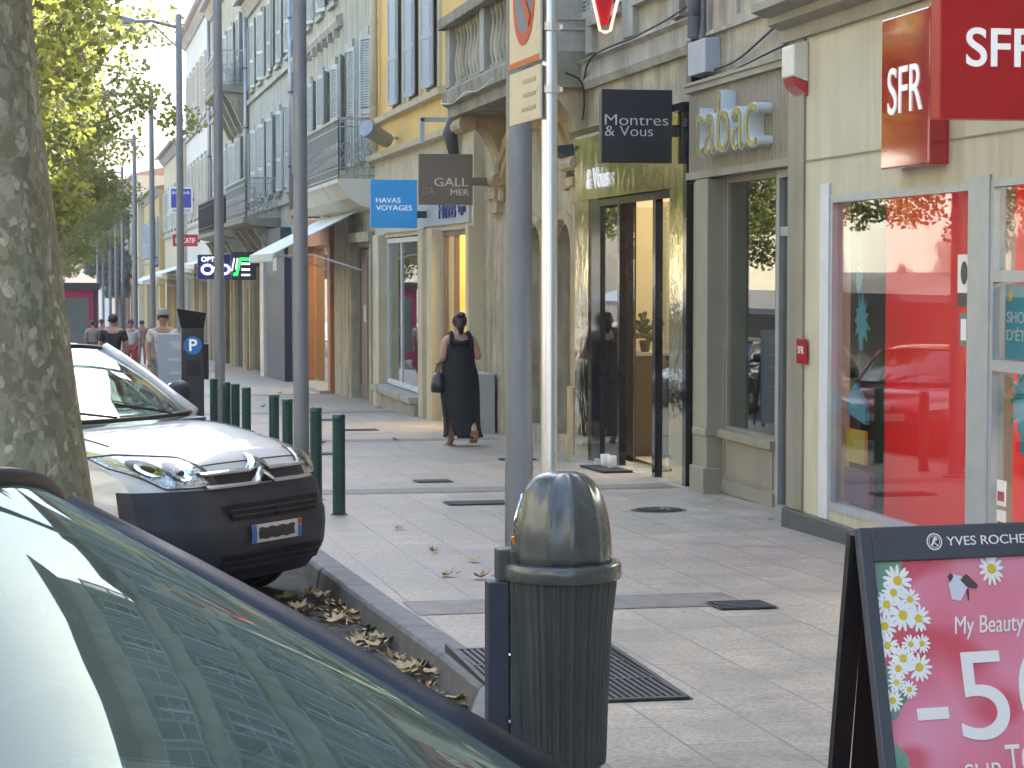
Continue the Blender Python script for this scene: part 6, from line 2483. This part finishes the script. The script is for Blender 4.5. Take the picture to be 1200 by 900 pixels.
# bus shelter with a magenta frame
KX, KY = .02, 84.0
kg = gz(KY) + ROAD
t = thing('bus_shelter', 'dark roofed shelter with a magenta frame seen past the tree trunk', 'bus shelter', (KX, KY, kg))
MAG = M('magenta paint', (.42, .01, .10), .4, var=.05)
mb = MB()
for x in (-.75, .95):
    mb.box(KX + x - .09, KX + x + .09, KY, KY + .1, kg, kg + 3.0)
mb.box(KX - .66, KX + .86, KY + .001, KY + .099, kg + 2.7, kg + 3.0)
mb.box(KX - .66, KX + .86, KY + .001, KY + .099, kg + .3, kg + .55)
mb.build('frame', MAG, t)
mb = MB()
mb.box(KX - 1.1, KX + 1.3, KY - .2, KY + 3, kg + 3.001, kg + 3.25)
mb.build('roof', DARKG, t)
mb = MB()
mb.box(KX - .66, KX + .86, KY + .04, KY + .05, kg + .55, kg + 2.7)
mb.build('glass_pane', M('shelter glass', (.16, .2, .2), .1), t)
mb = MB()
mb.box(KX + .9, KX + 1.2, KY + .1, KY + 2.9, kg, kg + 3.0)
mb.build('side_wall', DARKG, t)


# ------------------------------------------------------------------ people
def skin(name, verts, edges, mat, parent, root=0, lv=2):
    me = bpy.data.meshes.new(name)
    bm = bmesh.new()
    lay = bm.verts.layers.skin.verify()
    vs = []
    for i, (p, r) in enumerate(verts):
        v = bm.verts.new(p)
        v[lay].radius = (r, r) if not isinstance(r, tuple) else r
        v[lay].use_root = (i == root)
        vs.append(v)
    for a, b in edges:
        bm.edges.new((vs[a], vs[b]))
    bm.to_mesh(me)
    bm.free()
    o = bpy.data.objects.new(name, me)
    COL.objects.link(o)
    o.modifiers.new('sk', 'SKIN').use_smooth_shade = True
    m = o.modifiers.new('ss', 'SUBSURF')
    m.levels = m.render_levels = lv
    dg = bpy.context.evaluated_depsgraph_get()
    me2 = bpy.data.meshes.new_from_object(o.evaluated_get(dg))
    bpy.data.objects.remove(o)
    me2.polygons.foreach_set('use_smooth', [True] * len(me2.polygons))
    me2.materials.clear()
    me2.materials.append(mat)
    o = bpy.data.objects.new(name, me2)
    COL.objects.link(o)
    o.parent = parent
    return o


def rings(mb, rs, n=28, fold=0, seed=0, skip=None):
    """loft of ellipses (z,cx,cy,rx,ry)"""
    rnd = random.Random(seed)
    ph = [rnd.uniform(0, 6.28) for _ in range(4)]
    rows = []
    for z, cx, cy, rx, ry in rs:
        row = []
        for k in range(n):
            th = 2 * PI * k / n
            f = 1 + fold * (max(0, 1.0 - z) ** 1.0) * (math.sin(5 * th + ph[0] + 2 * z) * .6 + math.sin(9 * th + ph[1] - 1.5 * z) * .4)
            row.append((cx + rx * f * math.cos(th), cy + ry * f * math.sin(th), z))
        rows.append(row)
    nb = len(mb.v)
    mb.v += [p for r in rows for p in r]
    for i in range(len(rows) - 1):
        for k in range(n):
            if skip and skip(rows[i][k][2], 2 * PI * (k + .5) / n):
                continue
            mb.f.append((nb + i * n + k, nb + i * n + (k + 1) % n, nb + (i + 1) * n + (k + 1) % n, nb + (i + 1) * n + k))


def hand(mb, w, d, down=(0, 0, -1), L=.17, side=1):
    """palm with four fingers and a thumb, d is the pointing direction"""
    w, d = Vector(w), Vector(d).normalized()
    a = d.cross(Vector(down))
    a = a.normalized() if a.length > .1 else d.orthogonal().normalized()
    b = a.cross(d)
    mb.tube([w, w + d * L * .28, w + d * L * .5], [.026, .036, .034], 8)
    for i, (o, l) in enumerate(((-.027, .40), (-.009, .46), (.009, .44), (.027, .34))):
        p = w + d * L * .48 + a * o
        q = p + d * L * l * .55 + b * .006
        mb.tube([p, q, q + d * L * l * .4 + b * .025], [.0095, .009, .007], 6)
    p = w + d * L * .18 + a * .028 * side
    mb.tube([p, p + (d * .6 + a * .7 * side).normalized() * .035, p + (d * .85 + a * .5 * side).normalized() * .065], [.012, .011, .008], 6)


# the walking woman
WX, WY = 5.17, 29.2
wg = gz(WY)
t = thing('person', 'woman in a long black sleeveless dress walking away with hair tied up', 'person', (WX, WY, wg), R(4))
t.scale = (1.1, 1.1, 1.025)
V = [((0, 0, .95), .135), ((0, .0, 1.1), .125), ((0, .01, 1.26), .135), ((0, 0, 1.40), .10), ((0, .01, 1.47), .056), ((0, .02, 1.53), .06), ((.005, .03, 1.60), .088), ((.005, .025, 1.675), .075),
     ((-.165, .0, 1.395), .062), ((-.225, -.045, 1.13), .047), ((-.2, .16, 1.07), .034), ((.165, 0, 1.395), .062), ((.235, -.04, 1.14), .047), ((.19, .16, 1.2), .034),
     ((-.09, .0, .88), .10), ((-.105, .07, .50), .066), ((-.1, .0, .115), .042), ((-.1, .05, .05), .040), ((-.1, .15, .032), .032),
     ((.09, 0, .88), .10), ((.1, .06, .48), .066), ((.11, -.27, .255), .042), ((.11, -.315, .20), .04), ((.11, -.285, .10), .034)]
E_ = [(0, 1), (1, 2), (2, 3), (3, 4), (4, 5), (5, 6), (6, 7), (3, 8), (8, 9), (9, 10), (3, 11), (11, 12), (12, 13), (0, 14), (14, 15), (15, 16), (16, 17), (17, 18), (0, 19), (19, 20), (20, 21), (21, 22), (22, 23)]
skin('body', V, E_, SKIN, t)
mb = MB()
hand(mb, (-.2, .16, 1.07), (.2, 1, -.1), side=1)
hand(mb, (.19, .16, 1.2), (-.3, 1, .2), side=-1)
mb.build('hand', SKIN, t, local=True, smooth=True)
DRESS = M('black dress', (.006, .006, .009), .8, var=.2, scale=6)
mb = MB()


def slit(z, th):
    return z < .55 and R(205) < th < R(205 + (0.6 - z) * 70)


rings(mb, [(1.33, 0, 0, .175, .13), (1.24, 0, .01, .19, .14), (1.12, 0, 0, .185, .14), (1.02, 0, -.005, .205, .155), (.92, 0, -.01, .23, .17), (.8, 0, -.01, .24, .18), (.65, .005, -.015, .238, .19), (.5, .01, -.03, .23, .2), (.35, .015, -.05, .222, .215), (.22, .02, -.06, .222, .23), (.15, .025, -.065, .23, .24), (.12, .03, -.07, .24, .25)], 56, .09, 4, slit)
for sd in (-1, 1):
    mb.tube([(sd * .125, -.115, 1.30), (sd * .118, -.09, 1.42), (sd * .105, -.02, 1.475), (sd * .1, .06, 1.44), (sd * .1, .11, 1.32)], [.03, .028, .026, .028, .03], 8)
mb.tube([(-.12, -.1, 1.37), (0, -.122, 1.34), (.12, -.1, 1.37)], .028, 8)
mb.build('dress', DRESS, t, local=True, smooth=True, thick=.006)
HAIR = M('dark brown hair', (.022, .014, .010), .5, var=.3, scale=20)
mb = MB()
mb.ell((.005, .0, 1.63), (.092, .088, .105), 18, 12)
mb.ell((.005, -.06, 1.70), (.06, .055, .05), 14, 10)
mb.tube([(0, -.07, 1.66), (-.005, -.09, 1.55), (.0, -.085, 1.46)], [.055, .05, .02], 10)
mb.build('hair', HAIR, t, local=True, smooth=True)
mb = MB()
mb.box(-.145, -.055, -.06, .2, .0, .018)
mb.build('sandal', M('tan leather', (.32, .16, .07), .6), t, local=True, bevel=.008)
mb = MB()
mb.prism([(-.36, .22), (-.30, .18), (-.24, .06), (-.275, .05), (-.335, .16)], 'x', .06, .155)
mb.build('sandal', M('tan leather', (.32, .16, .07)), t, local=True, bevel=.006)
t = thing('handbag', 'dark navy handbag hanging from the crook of the arm of the woman in black', 'handbag', (WX - .29, WY - .02, wg + .72))
mb = MB()
rings(mb, [(0, 0, 0, .085, .14), (.02, 0, 0, .1, .165), (.12, 0, 0, .098, .16), (.22, 0, 0, .07, .13), (.26, 0, 0, .045, .115), (.265, 0, 0, .01, .05)], 24)
mb.f.append(tuple(range(23, -1, -1)))
LEATH = M('navy leather', (.015, .02, .035), .35, var=.15, scale=8)
mb.build('bag_body', LEATH, t, local=True, smooth=True)
mb = MB()
for sx in (-.03, .03):
    mb.tube([(sx, -.09, .25), (sx * .8 + .02, -.07, .36), (.04, 0, .425), (sx * .8 + .02, .07, .36), (sx, .09, .25)], .009, 6)
mb.build('strap', LEATH, t, local=True, smooth=True)


def walker(label, x, y, ang, h, top, low, skinm, hairc, extra=None, shorts=False, z=None):
    g = gz(y) if z is None else z
    t = thing('person', label, 'person', (x, y, g), ang)
    k = h / 1.75
    V = [((0, 0, .95), .13), ((0, 0, 1.12), .13), ((0, 0, 1.28), .15), ((0, 0, 1.42), .11), ((0, 0, 1.5), .058), ((0, .01, 1.56), .06), ((0, .02, 1.63), .092), ((0, .015, 1.70), .078),
         ((-.19, 0, 1.41), .065), ((-.26, -.02, 1.14), .05), ((-.24, .1, .9), .036), ((.19, 0, 1.41), .065), ((.26, -.02, 1.14), .05), ((.24, .12, .92), .036),
         ((-.1, 0, .9), .1), ((-.1, .08, .5), .07), ((-.1, .05, .09), .045), ((-.1, .18, .04), .036), ((.1, 0, .9), .1), ((.1, .02, .5), .07), ((.1, -.15, .1), .045), ((.1, -.03, .04), .036)]
    E2 = [(0, 1), (1, 2), (2, 3), (3, 4), (4, 5), (5, 6), (6, 7), (3, 8), (8, 9), (9, 10), (3, 11), (11, 12), (12, 13), (0, 14), (14, 15), (15, 16), (16, 17), (0, 18), (18, 19), (19, 20), (20, 21)]
    S = [(tuple(c * k for c in p), r * k) for p, r in V]
    skin('body', S, E2, skinm, t, lv=1)
    mb = MB()
    hand(mb, S[10][0], (0, .3, -1), (0, 1, 0), .17 * k)
    hand(mb, S[13][0], (0, .3, -1), (0, 1, 0), .17 * k, -1)
    mb.build('hand', skinm, t, local=True)
    T = [(S[i][0], S[i][1] * 1.13 + .008) for i in (0, 1, 2, 3)] + [(S[8][0], S[8][1] * 1.25), (tuple(a + (b - a) * .75 for a, b in zip(S[8][0], S[9][0])), .068 * k), (S[11][0], S[11][1] * 1.25), (tuple(a + (b - a) * .75 for a, b in zip(S[11][0], S[12][0])), .068 * k)]
    skin('shirt', T, [(0, 1), (1, 2), (2, 3), (3, 4), (4, 5), (3, 6), (6, 7)], top, t, lv=1)
    f = .75 if shorts else 1
    L = [(S[0][0], .15 * k), (S[14][0], .115 * k), (tuple(a + (b - a) * f for a, b in zip(S[14][0], S[15][0])), .088 * k), (S[18][0], .115 * k), (tuple(a + (b - a) * f for a, b in zip(S[18][0], S[19][0])), .088 * k)]
    ed = [(0, 1), (1, 2), (0, 3), (3, 4)]
    if not shorts:
        L += [(S[16][0], .062 * k), (S[20][0], .062 * k)]
        ed += [(2, 5), (4, 6)]
    skin('trousers', L, ed, low, t, lv=1)
    mb = MB()
    mb.ell((0, -.01 * k, 1.675 * k), (.098 * k, .105 * k, .095 * k), 14, 10)
    mb.build('hair', hairc, t, local=True, smooth=True)
    mb = MB()
    mb.ell((0, .105 * k, 1.625 * k), (.014, .02, .022), 8, 6)
    for sd in (-1, 1):
        mb.ell((sd * .095 * k, .01, 1.63 * k), (.014, .025, .032), 8, 6)
    mb.build('face_feature', skinm, t, local=True, smooth=True)
    if extra:
        extra(t, k)
    return t


WSH = M('white cotton', (.62, .62, .62), .8, var=.08)
BSH = M('black cotton', (.018, .018, .022), .8, var=.2)
GSH = M('grey cotton', (.3, .31, .31), .8, var=.1)
PINKS = M('pink cotton', (.55, .25, .25), .8, var=.1)
REDT = M('red cotton', (.4, .05, .05), .8, var=.1)
walker('man in a black shirt walking away near the roadside lamp posts', .95, 45, 0, 1.82, BSH, GSH, SKIN, HAIR, shorts=True)


def strap(t, k):
    mb = MB()
    mb.tube([(.16, -.14, 1.43), (.1, .17, 1.3), (-.05, .19, 1.1), (-.17, .12, .92)], .022, 6)
    mb.build('shoulder_strap', NAVY, t, local=True)
    mb = MB()
    mb.ell((-.2, .1, .82), (.09, .1, .14), 12, 8)
    mb.build('shoulder_bag', NAVY, t, local=True, smooth=True)
    mb = MB()
    mb.lathe([(.13, 1.70), (.10, 1.715), (.098, 1.78), (.06, 1.81), (.001, 1.815)], (0, .01, 0), 16)
    mb.v = [(x * k, y * k, z * k) for x, y, z in mb.v]
    mb.build('hat', GSH, t, local=True, smooth=True)


walker('person in a white shirt and cap with a dark shoulder bag walking closer', 1.72, 40, PI, 1.85, WSH, GSH, SKIN, HAIR, strap, True)
walker('person in white top and red trousers behind the lamp posts', 1.9, 66, PI, 1.72, WSH, REDT, SKIN, HAIR)
walker('person in a pink top farther along the pavement', 2.9, 86, PI, 1.7, PINKS, GSH, SKIN, HAIR, None, True)
walker('person in white far along the pavement near the left lamp posts', 1.4, 88, PI, 1.75, WSH, BSH, SKIN, HAIR)
walker('small distant person in pale shirt near the shelter', .95, 78, 0, 1.7, GSH, NAVY, SKIN, HAIR)

# ------------------------------------------------------------------ camera, sky and sun
f = 2600.0
p = math.atan(132 / f)
yw = math.atan(525 * math.cos(p) / f)
fw = Vector((math.sin(yw) * math.cos(p), math.cos(yw) * math.cos(p), -math.sin(p)))
rt = Vector((math.cos(yw), -math.sin(yw), 0))
up = rt.cross(fw)
cam = bpy.data.cameras.new('camera')
co = bpy.data.objects.new('camera', cam)
COL.objects.link(co)
co.matrix_world = Matrix(((rt.x, up.x, -fw.x, 0), (rt.y, up.y, -fw.y, 0), (rt.z, up.z, -fw.z, 1.69), (0, 0, 0, 1)))
cam.sensor_width = 36
cam.lens = f / 1200 * 36
cam.clip_start = .1
cam.clip_end = 4000
SC.camera = co

SUN_AZ, SUN_EL = R(55), R(41)
w = bpy.data.worlds.new('World')
SC.world = w
w.use_nodes = True
t = w.node_tree
bg_ = t.nodes['Background']
sk = t.nodes.new('ShaderNodeTexSky')
sk.sky_type = 'NISHITA'
sk.sun_disc = False
sk.sun_elevation = SUN_EL
sk.sun_rotation = SUN_AZ
sk.air_density = 1.2
sk.dust_density = 4.0
sk.ozone_density = 1.0
t.links.new(sk.outputs[0], bg_.inputs[0])
bg_.inputs[1].default_value = .15
sun = bpy.data.lights.new('sun', 'SUN')
sun.energy = 4.0
sun.angle = R(.5)
sun.color = (1, .95, .87)
so = bpy.data.objects.new('sun', sun)
COL.objects.link(so)
d = Vector((math.sin(SUN_AZ) * math.cos(SUN_EL), math.cos(SUN_AZ) * math.cos(SUN_EL), math.sin(SUN_EL)))
so.rotation_euler = d.to_track_quat('Z', 'Y').to_euler()
so.location = (20, 20, 30)
SC.view_settings.view_transform = 'Standard'
SC.view_settings.look = 'None'
SC.view_settings.exposure = 2.62
SC.view_settings.gamma = 1
SC.view_settings.use_curve_mapping = False
SC.cycles.max_bounces = 8
SC.cycles.transparent_max_bounces = 16
SC.cycles.use_denoising = True
SC.cycles.caustics_reflective = False
SC.cycles.caustics_refractive = False
SC.cycles.sample_clamp_indirect = 6

# HAZE
m, t, out = nt('summer haze')
pv_ = node(t, 'ShaderNodeVolumePrincipled')
pv_.inputs['Color'].default_value = (.95, .96, 1, 1)
pv_.inputs['Density'].default_value = .0009
pv_.inputs['Anisotropy'].default_value = .55
t.links.new(pv_.outputs[0], out.inputs['Volume'])
mb = MB()
mb.box(-45, 45, -60, 420, -14, 16)
tag(mb.build('haze', m), kind='stuff')
